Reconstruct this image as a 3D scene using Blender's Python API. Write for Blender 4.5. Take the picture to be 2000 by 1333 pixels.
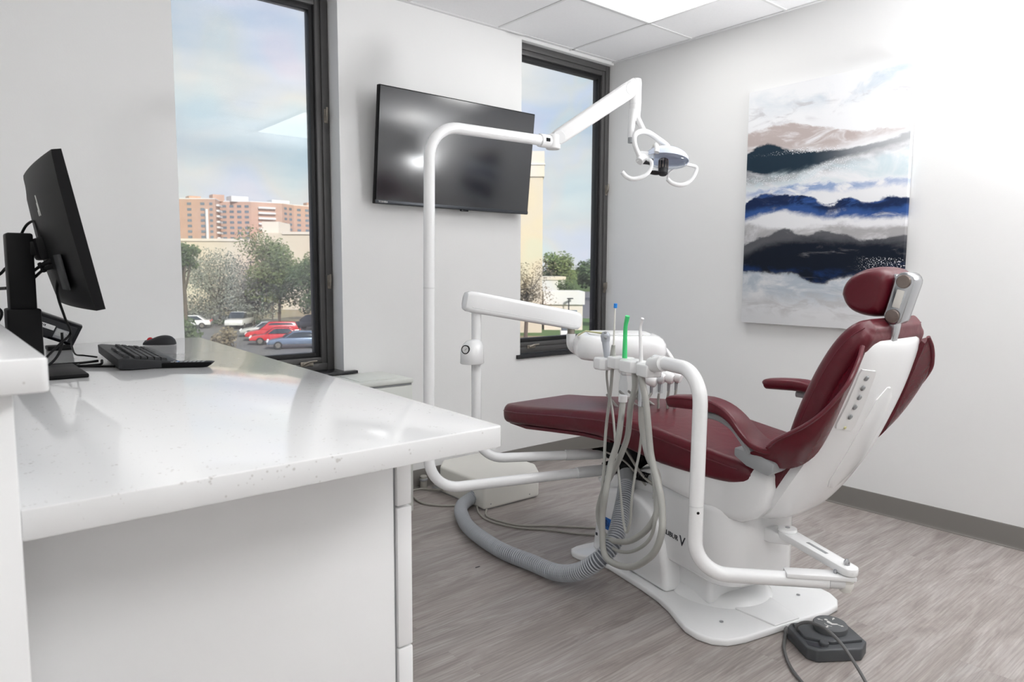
import bpy, bmesh, math, random
from mathutils import Vector, Matrix
from mathutils.noise import noise as pnoise

# ------------------------------------------------------------------ camera, sky, sun, room lights, exposure
S = bpy.context.scene
COL = S.collection
for o in list(bpy.data.objects):
    bpy.data.objects.remove(o)

cam_d = bpy.data.cameras.new('camera')
cam = bpy.data.objects.new('camera', cam_d)
COL.objects.link(cam)
cam.matrix_world = Matrix(((0.7680, 0.0590, -0.6373, 0.0),
                           (-0.6404, 0.0782, -0.7640, 0.0),
                           (0.0048, 0.9951, 0.0979, 1.215),
                           (0, 0, 0, 1)))
cam_d.sensor_width = 36.0
cam_d.lens = 24.635
cam_d.clip_start = 0.02
cam_d.clip_end = 2000
cam_d.dof.use_dof = True
cam_d.dof.focus_distance = 2.6
cam_d.dof.aperture_fstop = 6.3
S.camera = cam

S.view_settings.view_transform = 'Standard'
S.view_settings.look = 'None'
S.view_settings.gamma = 1.0
S.view_settings.use_curve_mapping = False
S.view_settings.exposure = 0.33

SKY_STRENGTH = 0.76
SUN_STRENGTH = 4.2
PANEL_STRENGTH = 7.0
FILL_WATTS = 65.0

world = bpy.data.worlds.new('sky')
S.world = world
world.use_nodes = True
wt = world.node_tree
wt.nodes.clear()
def wn(t, **k):
    n = wt.nodes.new(t)
    for a, b in k.items():
        setattr(n, a, b)
    return n
w_tc = wn('ShaderNodeTexCoord')
w_sep = wn('ShaderNodeSeparateXYZ')
wt.links.new(w_tc.outputs['Generated'], w_sep.inputs[0])
w_grad = wn('ShaderNodeValToRGB')
cr = w_grad.color_ramp
cr.elements[0].position = 0.0
cr.elements[0].color = (0.80, 0.85, 0.93, 1)
cr.elements[1].position = 0.55
cr.elements[1].color = (0.30, 0.47, 0.76, 1)
e = cr.elements.new(0.12); e.color = (0.66, 0.77, 0.90, 1)
e = cr.elements.new(0.28); e.color = (0.52, 0.69, 0.88, 1)
wt.links.new(w_sep.outputs['Z'], w_grad.inputs[0])
w_map = wn('ShaderNodeMapping')
w_map.inputs['Scale'].default_value = (1.6, 1.6, 6.0)
w_map.inputs['Location'].default_value = (0.35, 0.2, 0.55)
wt.links.new(w_tc.outputs['Generated'], w_map.inputs[0])
w_noise = wn('ShaderNodeTexNoise')
w_noise.inputs['Scale'].default_value = 1.7
w_noise.inputs['Detail'].default_value = 4.0
w_noise.inputs['Roughness'].default_value = 0.5
wt.links.new(w_map.outputs[0], w_noise.inputs['Vector'])
w_cr = wn('ShaderNodeValToRGB')
w_cr.color_ramp.elements[0].position = 0.40
w_cr.color_ramp.elements[0].color = (0, 0, 0, 1)
w_cr.color_ramp.elements[1].position = 0.68
w_cr.color_ramp.elements[1].color = (1, 1, 1, 1)
wt.links.new(w_noise.outputs['Fac'], w_cr.inputs[0])
w_mix = wn('ShaderNodeMixRGB')
w_mix.inputs[2].default_value = (1.05, 1.04, 1.03, 1)
wt.links.new(w_cr.outputs[0], w_mix.inputs[0])
wt.links.new(w_grad.outputs[0], w_mix.inputs[1])
w_bg = wn('ShaderNodeBackground')
w_bg.inputs['Strength'].default_value = SKY_STRENGTH
wt.links.new(w_mix.outputs[0], w_bg.inputs['Color'])
w_out = wn('ShaderNodeOutputWorld')
wt.links.new(w_bg.outputs[0], w_out.inputs[0])

sun_d = bpy.data.lights.new('sun', 'SUN')
sun_d.energy = SUN_STRENGTH
sun_d.angle = 0.01
sun_d.color = (1.0, 0.95, 0.86)
sun = bpy.data.objects.new('sun', sun_d)
COL.objects.link(sun)
sun.location = (-20, -30, 40)
sun.rotation_euler = Vector((0.10, 0.80, -0.60)).to_track_quat('-Z', 'Y').to_euler()

# unseen fill lamp added behind the camera, aimed up to brighten the ceiling
fl_d = bpy.data.lights.new('added_bounce_fill', 'AREA')
fl_d.shape = 'DISK'; fl_d.size = 0.4
fl_d.energy = FILL_WATTS
fl_d.spread = math.radians(130)
fl_d.color = (0.98, 0.99, 1.0)
fl = bpy.data.objects.new('added_bounce_fill', fl_d)
COL.objects.link(fl)
fl.location = (3.43, -0.3, 1.40)
fl.rotation_euler = Vector((-0.30, 0.42, 1.0)).to_track_quat('-Z', 'Y').to_euler()

# ------------------------------------------------------------------ helpers
def V(*a):
    return Vector(a)

class G:
    """collects solids in world coordinates and links them as one mesh object"""
    def __init__(self):
        self.v = []
        self.f = []
    def add(self, vs, fs):
        n = len(self.v)
        self.v += [tuple(p) for p in vs]
        self.f += [tuple(i + n for i in f) for f in fs]
        return self
    def bm(self, b):
        b.verts.index_update()
        self.add([v.co.copy() for v in b.verts], [[v.index for v in f.verts] for f in b.faces])
        b.free()
        return self
    def _bev(self, b, bev, seg, ang=0.5):
        if bev > 0:
            es = [e for e in b.edges if len(e.link_faces) == 2 and e.calc_face_angle(0) > ang]
            bmesh.ops.bevel(b, geom=es, offset=bev, segments=seg, profile=0.5, affect='EDGES', clamp_overlap=True)
    def box(self, x0, x1, y0, y1, z0, z1, bev=0.0, seg=2, mat=None):
        b = bmesh.new()
        bmesh.ops.create_cube(b, size=1)
        for v in b.verts:
            v.co = V(x0 + (v.co.x + .5) * (x1 - x0), y0 + (v.co.y + .5) * (y1 - y0), z0 + (v.co.z + .5) * (z1 - z0))
        self._bev(b, bev, seg)
        if mat is not None:
            bmesh.ops.transform(b, matrix=mat, verts=b.verts)
        return self.bm(b)
    def prism(self, poly, axis, a0, a1, bev=0.0, seg=2, mat=None, ang=0.5):
        def P(u, w, a):
            if axis == 'x': return V(a, u, w)
            if axis == 'y': return V(u, a, w)
            return V(u, w, a)
        b = bmesh.new()
        n = len(poly)
        lo = [b.verts.new(P(u, w, a0)) for u, w in poly]
        hi = [b.verts.new(P(u, w, a1)) for u, w in poly]
        b.faces.new(lo); b.faces.new(hi[::-1])
        for i in range(n):
            j = (i + 1) % n
            b.faces.new((lo[j], lo[i], hi[i], hi[j]))
        bmesh.ops.recalc_face_normals(b, faces=b.faces)
        self._bev(b, bev, seg, ang)
        if mat is not None:
            bmesh.ops.transform(b, matrix=mat, verts=b.verts)
        return self.bm(b)
    def loft(self, rings, caps=True):
        vs, fs = [], []
        m = len(rings[0])
        for r in rings:
            vs += [Vector(p) for p in r]
        for i in range(len(rings) - 1):
            for j in range(m):
                k = (j + 1) % m
                fs.append((i * m + j, i * m + k, (i + 1) * m + k, (i + 1) * m + j))
        if caps:
            fs.append(tuple(range(m))[::-1])
            fs.append(tuple(range((len(rings) - 1) * m, len(rings) * m)))
        b = bmesh.new()
        bv = [b.verts.new(p) for p in vs]
        for f in fs:
            try: b.faces.new([bv[i] for i in f])
            except ValueError: pass
        bmesh.ops.recalc_face_normals(b, faces=b.faces)
        return self.bm(b)
    def tube(self, pts, r, seg=12, sub=0, closed=False, sy=1.0):
        pts = [Vector(p) for p in pts]
        rad = list(r) if isinstance(r, (list, tuple)) else [r] * len(pts)
        if sub:
            pts, rad = catmull(pts, rad, sub, closed)
        n = len(pts)
        rings = []
        up = None
        for i in range(n):
            if closed: t = pts[(i + 1) % n] - pts[i - 1]
            else: t = pts[min(i + 1, n - 1)] - pts[max(i - 1, 0)]
            if t.length < 1e-9: t = V(0, 0, 1)
            t.normalize()
            if up is None:
                up = V(0, 0, 1) if abs(t.z) < .9 else V(0, 1, 0)
            up = (up - t * up.dot(t))
            if up.length < 1e-6: up = t.orthogonal()
            up.normalize()
            s = t.cross(up)
            rings.append([pts[i] + (up * math.sin(2 * math.pi * k / seg) * sy + s * math.cos(2 * math.pi * k / seg)) * rad[i] for k in range(seg)])
        if closed:
            rings.append(rings[0])
            # avoid twist: reuse first ring as the last
            return self.loft(rings, caps=False)
        return self.loft(rings)
    def lathe(self, prof, c, axis=(0, 0, 1), seg=24):
        c = Vector(c); a = Vector(axis).normalized()
        u = a.orthogonal().normalized(); w = a.cross(u)
        rings = []
        for r, z in prof:
            r = max(r, 1e-4)
            rings.append([c + a * z + (u * math.cos(2 * math.pi * k / seg) + w * math.sin(2 * math.pi * k / seg)) * r for k in range(seg)])
        return self.loft(rings)
    def cyl(self, p0, p1, r, seg=20, r1=None, bev=0.0):
        p0, p1 = Vector(p0), Vector(p1)
        L = (p1 - p0).length
        r1 = r if r1 is None else r1
        pr = [(r - bev, 0), (r, bev), (r1, L - bev), (r1 - bev, L)] if bev else [(r, 0), (r1, L)]
        return self.lathe(pr, p0, p1 - p0, seg)
    def ell(self, c, r, seg=24, rings=14, mat=None):
        b = bmesh.new()
        bmesh.ops.create_uvsphere(b, u_segments=seg, v_segments=rings, radius=1)
        M = Matrix.Translation(c) @ (mat if mat is not None else Matrix()) @ Matrix.Diagonal((r[0], r[1], r[2], 1))
        bmesh.ops.transform(b, matrix=M, verts=b.verts)
        return self.bm(b)
    def build(self, name, mat, parent=None, sharp=35, flat=False, label=None):
        me = bpy.data.meshes.new(name)
        off = Vector((0, 0, 0))
        if parent is not None:
            p = parent
            while p is not None:
                off += p.location
                p = p.parent
        me.from_pydata([tuple(Vector(v) - off) for v in self.v], [], self.f)
        me.update()
        if not flat:
            me.shade_smooth()
            me.set_sharp_from_angle(angle=math.radians(sharp))
        if mat is not None:
            me.materials.append(mat)
        o = bpy.data.objects.new(name, me)
        COL.objects.link(o)
        if parent is not None:
            o.parent = parent
        if label: o['label'] = label
        return o

def catmull(pts, rad, sub, closed=False):
    n = len(pts)
    out, ro = [], []
    last = n if closed else n - 1
    for i in range(last):
        p0 = pts[(i - 1) % n] if (closed or i > 0) else pts[0] * 2 - pts[1]
        p1 = pts[i]; p2 = pts[(i + 1) % n]
        p3 = pts[(i + 2) % n] if (closed or i + 2 < n) else pts[-1] * 2 - pts[-2]
        for k in range(sub):
            t = k / sub
            out.append(0.5 * ((2 * p1) + (p2 - p0) * t + (2 * p0 - 5 * p1 + 4 * p2 - p3) * t * t + (3 * p1 - p0 - 3 * p2 + p3) * t ** 3))
            ro.append(rad[i] + (rad[(i + 1) % n] - rad[i]) * t)
    if not closed:
        out.append(pts[-1]); ro.append(rad[-1])
    return out, ro

def dense(rows, sub):
    """Catmull-Rom refinement of rows of numbers"""
    out = []
    n = len(rows)
    for i in range(n - 1):
        p1, p2 = rows[i], rows[i + 1]
        p0 = rows[i - 1] if i else [2 * a - b for a, b in zip(p1, p2)]
        p3 = rows[i + 2] if i + 2 < n else [2 * a - b for a, b in zip(p2, p1)]
        for k in range(sub):
            t = k / sub
            out.append([.5 * (2 * b + (c - a) * t + (2 * a - 5 * b + 4 * c - d) * t * t + (3 * b - a - 3 * c + d) * t ** 3) for a, b, c, d in zip(p0, p1, p2, p3)])
    out.append(list(rows[-1]))
    return out

def fillet(pts, r, n=8):
    """polyline with its inner corners rounded to radius r"""
    pts = [Vector(p) for p in pts]
    out = [pts[0]]
    for i in range(1, len(pts) - 1):
        a, b, c = pts[i - 1], pts[i], pts[i + 1]
        d1 = (a - b).normalized(); d2 = (c - b).normalized()
        ang = d1.angle(d2)
        L = min(r / math.tan(ang / 2), (a - b).length * .49, (c - b).length * .49)
        s, e_ = b + d1 * L, b + d2 * L
        rr_ = L * math.tan(ang / 2)
        ctr = b + (d1 + d2).normalized() * (rr_ / math.sin(ang / 2))
        v0, v1 = s - ctr, e_ - ctr
        tot = v0.angle(v1)
        ax = v0.cross(v1).normalized()
        for k in range(n + 1):
            out.append(ctr + Matrix.Rotation(tot * k / n, 3, ax) @ v0)
    out.append(pts[-1])
    return out

def rrect(c, ax, ay, hw, hh, rad, n=5):
    """rounded rectangle ring about c in the plane of unit vectors ax, ay"""
    c, ax, ay = Vector(c), Vector(ax), Vector(ay)
    rad = min(rad, hw * .999, hh * .999)
    out = []
    for sx, sy, a0 in ((1, 1, 0), (-1, 1, 90), (-1, -1, 180), (1, -1, 270)):
        for k in range(n):
            a = math.radians(a0 + 90 * k / (n - 1))
            out.append(c + ax * (sx * (hw - rad) + rad * math.cos(a)) + ay * (sy * (hh - rad) + rad * math.sin(a)))
    return out

def thing(name, label, cat, loc, group=None):
    o = bpy.data.objects.new(name, None)
    o.empty_display_size = 0.1
    COL.objects.link(o)
    o.location = loc
    return tag(o, label, cat, group)

def tag(o, label, cat, group=None, kind=None):
    o['label'] = label; o['category'] = cat
    if group: o['group'] = group
    if kind: o['kind'] = kind
    return o

def struct(o):
    o['kind'] = 'structure'
    return o

def text(name, s, size, M, mat, parent, depth=0.0008):
    c = bpy.data.curves.new(name, 'FONT')
    c.body = s; c.size = size; c.extrude = depth
    c.align_x = 'CENTER'; c.align_y = 'CENTER'
    t = bpy.data.objects.new('tmp', c)
    COL.objects.link(t)
    dg = bpy.context.evaluated_depsgraph_get()
    me = bpy.data.meshes.new_from_object(t.evaluated_get(dg))
    bpy.data.objects.remove(t)
    g = G()
    g.add([M @ v.co for v in me.vertices], [list(p.vertices) for p in me.polygons])
    bpy.data.meshes.remove(me)
    return g.build(name, mat, parent, flat=True)

def basis(o, x, y):
    x = Vector(x).normalized(); y = Vector(y); y = (y - x * y.dot(x)).normalized(); z = x.cross(y)
    M = Matrix((x, y, z)).transposed().to_4x4()
    M.translation = Vector(o)
    return M

# ------------------------------------------------------------------ materials
MATS = {}
def pbr(name, col, rough=.5, metal=0.0, spec=.5, coat=0.0, bump=None, vary=None, **kw):
    m = bpy.data.materials.new(name)
    m.use_nodes = True
    nt = m.node_tree
    b = nt.nodes['Principled BSDF']
    b.inputs['Base Color'].default_value = (*col, 1)
    b.inputs['Roughness'].default_value = rough
    b.inputs['Metallic'].default_value = metal
    b.inputs['Specular IOR Level'].default_value = spec
    b.inputs['Coat Weight'].default_value = coat
    b.inputs['Coat Roughness'].default_value = 0.08
    geo = None
    if vary or bump:
        geo = nt.nodes.new('ShaderNodeNewGeometry')
    if vary:     # (scale, amount)
        n = nt.nodes.new('ShaderNodeTexNoise'); n.inputs['Scale'].default_value = vary[0]; n.inputs['Detail'].default_value = 3
        nt.links.new(geo.outputs['Position'], n.inputs['Vector'])
        mx = nt.nodes.new('ShaderNodeMixRGB')
        k = 1 - vary[1]; q = 1 + vary[1]
        mx.inputs[1].default_value = (col[0] * k, col[1] * k, col[2] * k, 1)
        mx.inputs[2].default_value = (min(1, col[0] * q), min(1, col[1] * q), min(1, col[2] * q), 1)
        nt.links.new(n.outputs['Fac'], mx.inputs[0])
        nt.links.new(mx.outputs[0], b.inputs['Base Color'])
    if bump:     # (scale, strength)
        n = nt.nodes.new('ShaderNodeTexNoise'); n.inputs['Scale'].default_value = bump[0]; n.inputs['Detail'].default_value = 4
        nt.links.new(geo.outputs['Position'], n.inputs['Vector'])
        bp = nt.nodes.new('ShaderNodeBump'); bp.inputs['Strength'].default_value = bump[1]; bp.inputs['Distance'].default_value = 0.005
        nt.links.new(n.outputs['Fac'], bp.inputs['Height'])
        nt.links.new(bp.outputs[0], b.inputs['Normal'])
    MATS[name] = m
    return m

wall_m = pbr('wall_paint', (.80, .80, .795), .65, bump=(180, .05), vary=(2.0, .012))
ceil_m = pbr('ceiling_tile', (.88, .88, .89), .9, bump=(260, .18), vary=(90, .03))
grid_m = pbr('ceiling_grid', (.74, .74, .74), .5, vary=(5, .02))
base_m = pbr('vinyl_baseboard', (.155, .145, .132), .5, vary=(3, .06))
lami_m = pbr('white_laminate', (.86, .865, .87), .35, vary=(3, .01))
frame_m = pbr('bronze_aluminium', (.098, .096, .095), .42, metal=.3, vary=(9, .18))
dark_m = pbr('black_gasket', (.008, .008, .009), .6, vary=(30, .2))
sill_m = pbr('dark_stone_sill', (.016, .017, .020), .25, vary=(20, .2))
latch_m = pbr('worn_nickel', (.30, .27, .23), .35, metal=.8, vary=(60, .3))
white_m = pbr('white_enamel', (.83, .835, .84), .22, coat=.3, vary=(4, .012))
plast_m = pbr('white_plastic', (.80, .80, .80), .35, vary=(5, .012))
cream_m = pbr('cream_plastic', (.74, .725, .68), .45, vary=(5, .02))
chrome_m = pbr('chrome', (.52, .53, .55), .16, metal=1.0, vary=(20, .04))
knobm_m = pbr('brushed_brown_metal', (.23, .19, .17), .35, metal=.8, vary=(80, .15))
grey_m = pbr('grey_plastic', (.30, .31, .32), .45, vary=(8, .04))
sleeve_m = pbr('tube_sleeve', (.72, .725, .73), .25, vary=(8, .02))
black_m = pbr('black_plastic', (.004, .004, .0045), .5, spec=.14, vary=(20, .12))
blackg_m = pbr('black_gloss', (.006, .006, .008), .15, spec=.35, vary=(20, .1))
darkg_m = pbr('charcoal_plastic', (.020, .021, .024), .5, spec=.35, vary=(25, .1))
screen_m = pbr('screen_glass', (.006, .007, .012), .20, spec=1.5, vary=(3, .1))
hose_m = pbr('grey_hose_rubber', (.37, .37, .345), .45, vary=(10, .05))
vac_m = pbr('hose_groove_shade', (.12, .13, .15), .5, vary=(12, .08))  # darker grey puts the shade between the hose rings into the colour
vacl_m = pbr('hose_crest_lit', (.42, .44, .47), .45, vary=(12, .08))  # lighter grey makes the ring crests look lit
cable_m = pbr('beige_grey_cable', (.36, .345, .31), .5, vary=(10, .05))
cord_m = pbr('dark_grey_cord', (.11, .11, .11), .5, vary=(10, .05))
pedal_m = pbr('foot_pedal_plastic', (.060, .064, .070), .5, vary=(15, .08))
pedal2_m = pbr('foot_pedal_disc', (.105, .11, .115), .6, vary=(15, .08))
mark_m = pbr('white_marking', (.6, .6, .58), .6, vary=(15, .05))
green_m = pbr('green_plastic', (.06, .62, .20), .35, vary=(10, .04))
blue_m = pbr('blue_plastic', (.02, .25, .75), .4, vary=(30, .1))
bluetape_m = pbr('blue_tape', (.01, .11, .42), .5, vary=(60, .2))
ink_m = pbr('dark_ink', (.03, .03, .04), .6, vary=(60, .2))
yell_m = pbr('yellowish_clear_plastic', (.72, .70, .38), .3, vary=(20, .06))
red_m = pbr('red_plastic', (.55, .01, .02), .35, vary=(30, .08))
paper_m = pbr('label_paper', (.7, .7, .7), .7, vary=(200, .2))
syringe_m = pbr('grey_blue_plastic', (.42, .44, .48), .35, vary=(12, .05))
sage_m = pbr('pale_sage_metal', (.70, .72, .68), .45, vary=(4, .015))

def leather(name='burgundy_leather', rough=.36, wr=(14, .25)):
    m = pbr(name, (.135, .008, .018), rough, spec=.42)
    nt = m.node_tree; b = nt.nodes['Principled BSDF']
    geo = nt.nodes.new('ShaderNodeNewGeometry')
    n1 = nt.nodes.new('ShaderNodeTexNoise'); n1.inputs['Scale'].default_value = wr[0]; n1.inputs['Detail'].default_value = 3; n1.inputs['Distortion'].default_value = 1.2
    v = nt.nodes.new('ShaderNodeTexVoronoi'); v.inputs['Scale'].default_value = 420
    nt.links.new(geo.outputs['Position'], n1.inputs['Vector']); nt.links.new(geo.outputs['Position'], v.inputs['Vector'])
    b1 = nt.nodes.new('ShaderNodeBump'); b1.inputs['Strength'].default_value = wr[1]; b1.inputs['Distance'].default_value = .006
    b2 = nt.nodes.new('ShaderNodeBump'); b2.inputs['Strength'].default_value = .12; b2.inputs['Distance'].default_value = .001
    nt.links.new(n1.outputs['Fac'], b1.inputs['Height']); nt.links.new(v.outputs['Distance'], b2.inputs['Height'])
    nt.links.new(b1.outputs[0], b2.inputs['Normal']); nt.links.new(b2.outputs[0], b.inputs['Normal'])
    mx = nt.nodes.new('ShaderNodeMixRGB')
    mx.inputs[1].default_value = (.080, .0028, .009, 1); mx.inputs[2].default_value = (.115, .0050, .014, 1)
    nt.links.new(n1.outputs['Fac'], mx.inputs[0]); nt.links.new(mx.outputs[0], b.inputs['Base Color'])
    return m
leather_m = leather()
creased_m = leather('creased_burgundy_leather', .27, (16, .40))
pip_m = pbr('burgundy_piping', (.12, .01, .02), .3, coat=.2, vary=(60, .15))

def floor_mat():
    m = pbr('grey_oak_plank', (.3, .27, .25), .42)
    nt = m.node_tree; b = nt.nodes['Principled BSDF']; L = nt.links
    geo = nt.nodes.new('ShaderNodeNewGeometry')
    br = nt.nodes.new('ShaderNodeTexBrick')
    br.offset = .37; br.inputs['Scale'].default_value = 1
    br.inputs['Brick Width'].default_value = 1.22; br.inputs['Row Height'].default_value = .178
    br.inputs['Mortar Size'].default_value = .0006; br.inputs['Mortar Smooth'].default_value = .2
    br.inputs['Color1'].default_value = (.0, .0, .0, 1); br.inputs['Color2'].default_value = (1, 1, 1, 1); br.inputs['Mortar'].default_value = (.3, .3, .3, 1)
    L.new(geo.outputs['Position'], br.inputs['Vector'])
    # grain: noise stretched along X, shifted per plank
    add = nt.nodes.new('ShaderNodeVectorMath'); add.operation = 'ADD'
    sc = nt.nodes.new('ShaderNodeVectorMath'); sc.operation = 'SCALE'; sc.inputs['Scale'].default_value = 7.0
    L.new(br.outputs['Color'], sc.inputs[0]); L.new(geo.outputs['Position'], add.inputs[0]); L.new(sc.outputs[0], add.inputs[1])
    mp = nt.nodes.new('ShaderNodeMapping'); mp.inputs['Scale'].default_value = (1.5, 8.5, 1)
    L.new(add.outputs[0], mp.inputs[0])
    n1 = nt.nodes.new('ShaderNodeTexNoise'); n1.inputs['Scale'].default_value = 1.5; n1.inputs['Detail'].default_value = 6; n1.inputs['Roughness'].default_value = .62; n1.inputs['Distortion'].default_value = 1.6
    L.new(mp.outputs[0], n1.inputs['Vector'])
    mp2 = nt.nodes.new('ShaderNodeMapping'); mp2.inputs['Scale'].default_value = (3.2, 120, 1)
    L.new(add.outputs[0], mp2.inputs[0])
    n2 = nt.nodes.new('ShaderNodeTexNoise'); n2.inputs['Scale'].default_value = 1.7; n2.inputs['Detail'].default_value = 6; n2.inputs['Roughness'].default_value = .68; n2.inputs['Distortion'].default_value = .5
    L.new(mp2.outputs[0], n2.inputs['Vector'])
    r1 = nt.nodes.new('ShaderNodeValToRGB')
    e = r1.color_ramp.elements
    e[0].position = .30; e[0].color = (.235, .204, .192, 1)
    e[1].position = .70; e[1].color = (.405, .375, .361, 1)
    q = e.new(.5); q.color = (.318, .284, .268, 1)
    L.new(n1.outputs['Fac'], r1.inputs[0])
    r2 = nt.nodes.new('ShaderNodeValToRGB')
    e = r2.color_ramp.elements
    e[0].position = .30; e[0].color = (.80, .80, .80, 1); e[1].position = .66; e[1].color = (1.13, 1.13, 1.13, 1)
    L.new(n2.outputs['Fac'], r2.inputs[0])
    mu = nt.nodes.new('ShaderNodeMixRGB'); mu.blend_type = 'MULTIPLY'; mu.inputs[0].default_value = 1
    L.new(r1.outputs[0], mu.inputs[1]); L.new(r2.outputs[0], mu.inputs[2])
    # cathedral figure: distorted bands across the plank
    mp3 = nt.nodes.new('ShaderNodeMapping'); mp3.inputs['Scale'].default_value = (.55, 3.6, 1)
    L.new(add.outputs[0], mp3.inputs[0])
    wv_ = nt.nodes.new('ShaderNodeTexWave'); wv_.bands_direction = 'Y'; wv_.inputs['Scale'].default_value = 6.5; wv_.inputs['Distortion'].default_value = 9.0
    wv_.inputs['Detail'].default_value = 2.5; wv_.inputs['Detail Scale'].default_value = .9; wv_.inputs['Detail Roughness'].default_value = .45
    L.new(mp3.outputs[0], wv_.inputs['Vector'])
    r4 = nt.nodes.new('ShaderNodeValToRGB'); e = r4.color_ramp.elements
    e[0].position = .0; e[0].color = (.90, .90, .90, 1); e[1].position = .55; e[1].color = (1.02, 1.02, 1.02, 1)
    L.new(wv_.outputs['Fac'], r4.inputs[0])
    mu3 = nt.nodes.new('ShaderNodeMixRGB'); mu3.blend_type = 'MULTIPLY'; mu3.inputs[0].default_value = 1
    L.new(mu.outputs[0], mu3.inputs[1]); L.new(r4.outputs[0], mu3.inputs[2]); mu = mu3
    pl = nt.nodes.new('ShaderNodeValToRGB'); pl.color_ramp.elements[0].color = (.93, .93, .93, 1); pl.color_ramp.elements[1].color = (1.05, 1.04, 1.03, 1)
    L.new(br.outputs['Color'], pl.inputs[0])
    mu2 = nt.nodes.new('ShaderNodeMixRGB'); mu2.blend_type = 'MULTIPLY'; mu2.inputs[0].default_value = 1
    L.new(mu.outputs[0], mu2.inputs[1]); L.new(pl.outputs[0], mu2.inputs[2])
    L.new(mu2.outputs[0], b.inputs['Base Color'])
    bp = nt.nodes.new('ShaderNodeBump'); bp.inputs['Strength'].default_value = .15; bp.inputs['Distance'].default_value = .002
    L.new(n2.outputs['Fac'], bp.inputs['Height']); L.new(bp.outputs[0], b.inputs['Normal'])
    return m
floor_m = floor_mat()

def quartz():
    m = pbr('white_quartz', (.8, .8, .8), .07)
    nt = m.node_tree; b = nt.nodes['Principled BSDF']; L = nt.links
    geo = nt.nodes.new('ShaderNodeNewGeometry')
    v = nt.nodes.new('ShaderNodeTexVoronoi'); v.inputs['Scale'].default_value = 120
    L.new(geo.outputs['Position'], v.inputs['Vector'])
    n = nt.nodes.new('ShaderNodeTexNoise'); n.inputs['Scale'].default_value = 40; n.inputs['Detail'].default_value = 2
    L.new(geo.outputs['Position'], n.inputs['Vector'])
    ad = nt.nodes.new('ShaderNodeMath'); ad.operation = 'ADD'
    ml = nt.nodes.new('ShaderNodeMath'); ml.operation = 'MULTIPLY'; ml.inputs[1].default_value = 1.3
    L.new(n.outputs['Fac'], ml.inputs[0]); L.new(v.outputs['Distance'], ad.inputs[0]); L.new(ml.outputs[0], ad.inputs[1])
    r = nt.nodes.new('ShaderNodeValToRGB')
    e = r.color_ramp.elements
    e[0].position = .60; e[0].color = (.58, .57, .56, 1); e[1].position = .74; e[1].color = (.78, .785, .79, 1)
    L.new(ad.outputs[0], r.inputs[0]); L.new(r.outputs[0], b.inputs['Base Color'])
    return m
quartz_m = quartz()

def emis(name, col, s):
    m = bpy.data.materials.new(name); m.use_nodes = True
    nt = m.node_tree; nt.nodes.clear()
    e = nt.nodes.new('ShaderNodeEmission'); e.inputs[0].default_value = (*col, 1); e.inputs[1].default_value = s
    o = nt.nodes.new('ShaderNodeOutputMaterial'); nt.links.new(e.outputs[0], o.inputs[0])
    return m
panel_m = emis('lit_diffuser', (1.0, .995, .98), PANEL_STRENGTH)

def glass_mat(name, tint, f0, rough=0.0, film_veil=0.0):
    m = bpy.data.materials.new(name); m.use_nodes = True
    nt = m.node_tree; nt.nodes.clear(); L = nt.links
    t = nt.nodes.new('ShaderNodeBsdfTransparent'); t.inputs[0].default_value = (*tint, 1)
    g = nt.nodes.new('ShaderNodeBsdfGlossy'); g.inputs['Roughness'].default_value = rough
    lw = nt.nodes.new('ShaderNodeLayerWeight'); lw.inputs['Blend'].default_value = .5
    pw = nt.nodes.new('ShaderNodeMath'); pw.operation = 'POWER'; pw.inputs[1].default_value = 4.5
    ma = nt.nodes.new('ShaderNodeMath'); ma.operation = 'MULTIPLY_ADD'; ma.inputs[1].default_value = .8; ma.inputs[2].default_value = f0
    L.new(lw.outputs['Facing'], pw.inputs[0]); L.new(pw.outputs[0], ma.inputs[0])
    mx = nt.nodes.new('ShaderNodeMixShader')
    L.new(ma.outputs[0], mx.inputs[0]); L.new(t.outputs[0], mx.inputs[1]); L.new(g.outputs[0], mx.inputs[2])
    last = mx
    if film_veil:
        geo = nt.nodes.new('ShaderNodeNewGeometry')
        n = nt.nodes.new('ShaderNodeTexNoise'); n.inputs['Scale'].default_value = 2.2; n.inputs['Detail'].default_value = 1.5; n.inputs['Distortion'].default_value = .6
        L.new(geo.outputs['Position'], n.inputs['Vector'])
        r = nt.nodes.new('ShaderNodeValToRGB')
        e = r.color_ramp.elements
        e[0].position = .3; e[0].color = (.94, .925, .97, 1); e[1].position = .7; e[1].color = (.925, .97, .955, 1)
        q = e.new(.42); q.color = (.92, .94, .98, 1)
        q = e.new(.56); q.color = (.955, .955, .93, 1)
        L.new(n.outputs['Fac'], r.inputs[0]); L.new(r.outputs[0], t.inputs[0])
        d = nt.nodes.new('ShaderNodeBsdfDiffuse'); d.inputs[0].default_value = (.85, .85, .87, 1)  # haze over the view put into the pane as a pale diffuse veil
        m2 = nt.nodes.new('ShaderNodeMixShader'); m2.inputs[0].default_value = film_veil
        L.new(mx.outputs[0], m2.inputs[1]); L.new(d.outputs[0], m2.inputs[2]); last = m2
    o = nt.nodes.new('ShaderNodeOutputMaterial'); L.new(last.outputs[0], o.inputs[0])
    return m
pane_m = glass_mat("window_glass", (.94, .95, .96), .032, film_veil=.085)
pane2_m = glass_mat('window_glass_clear', (.94, .95, .96), .04, film_veil=.02)
clear_m = glass_mat('clear_plastic', (.92, .93, .94), .06, .05)
shield_m = glass_mat('clear_lamp_shield', (.93, .95, .98), .06, .06)

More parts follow.
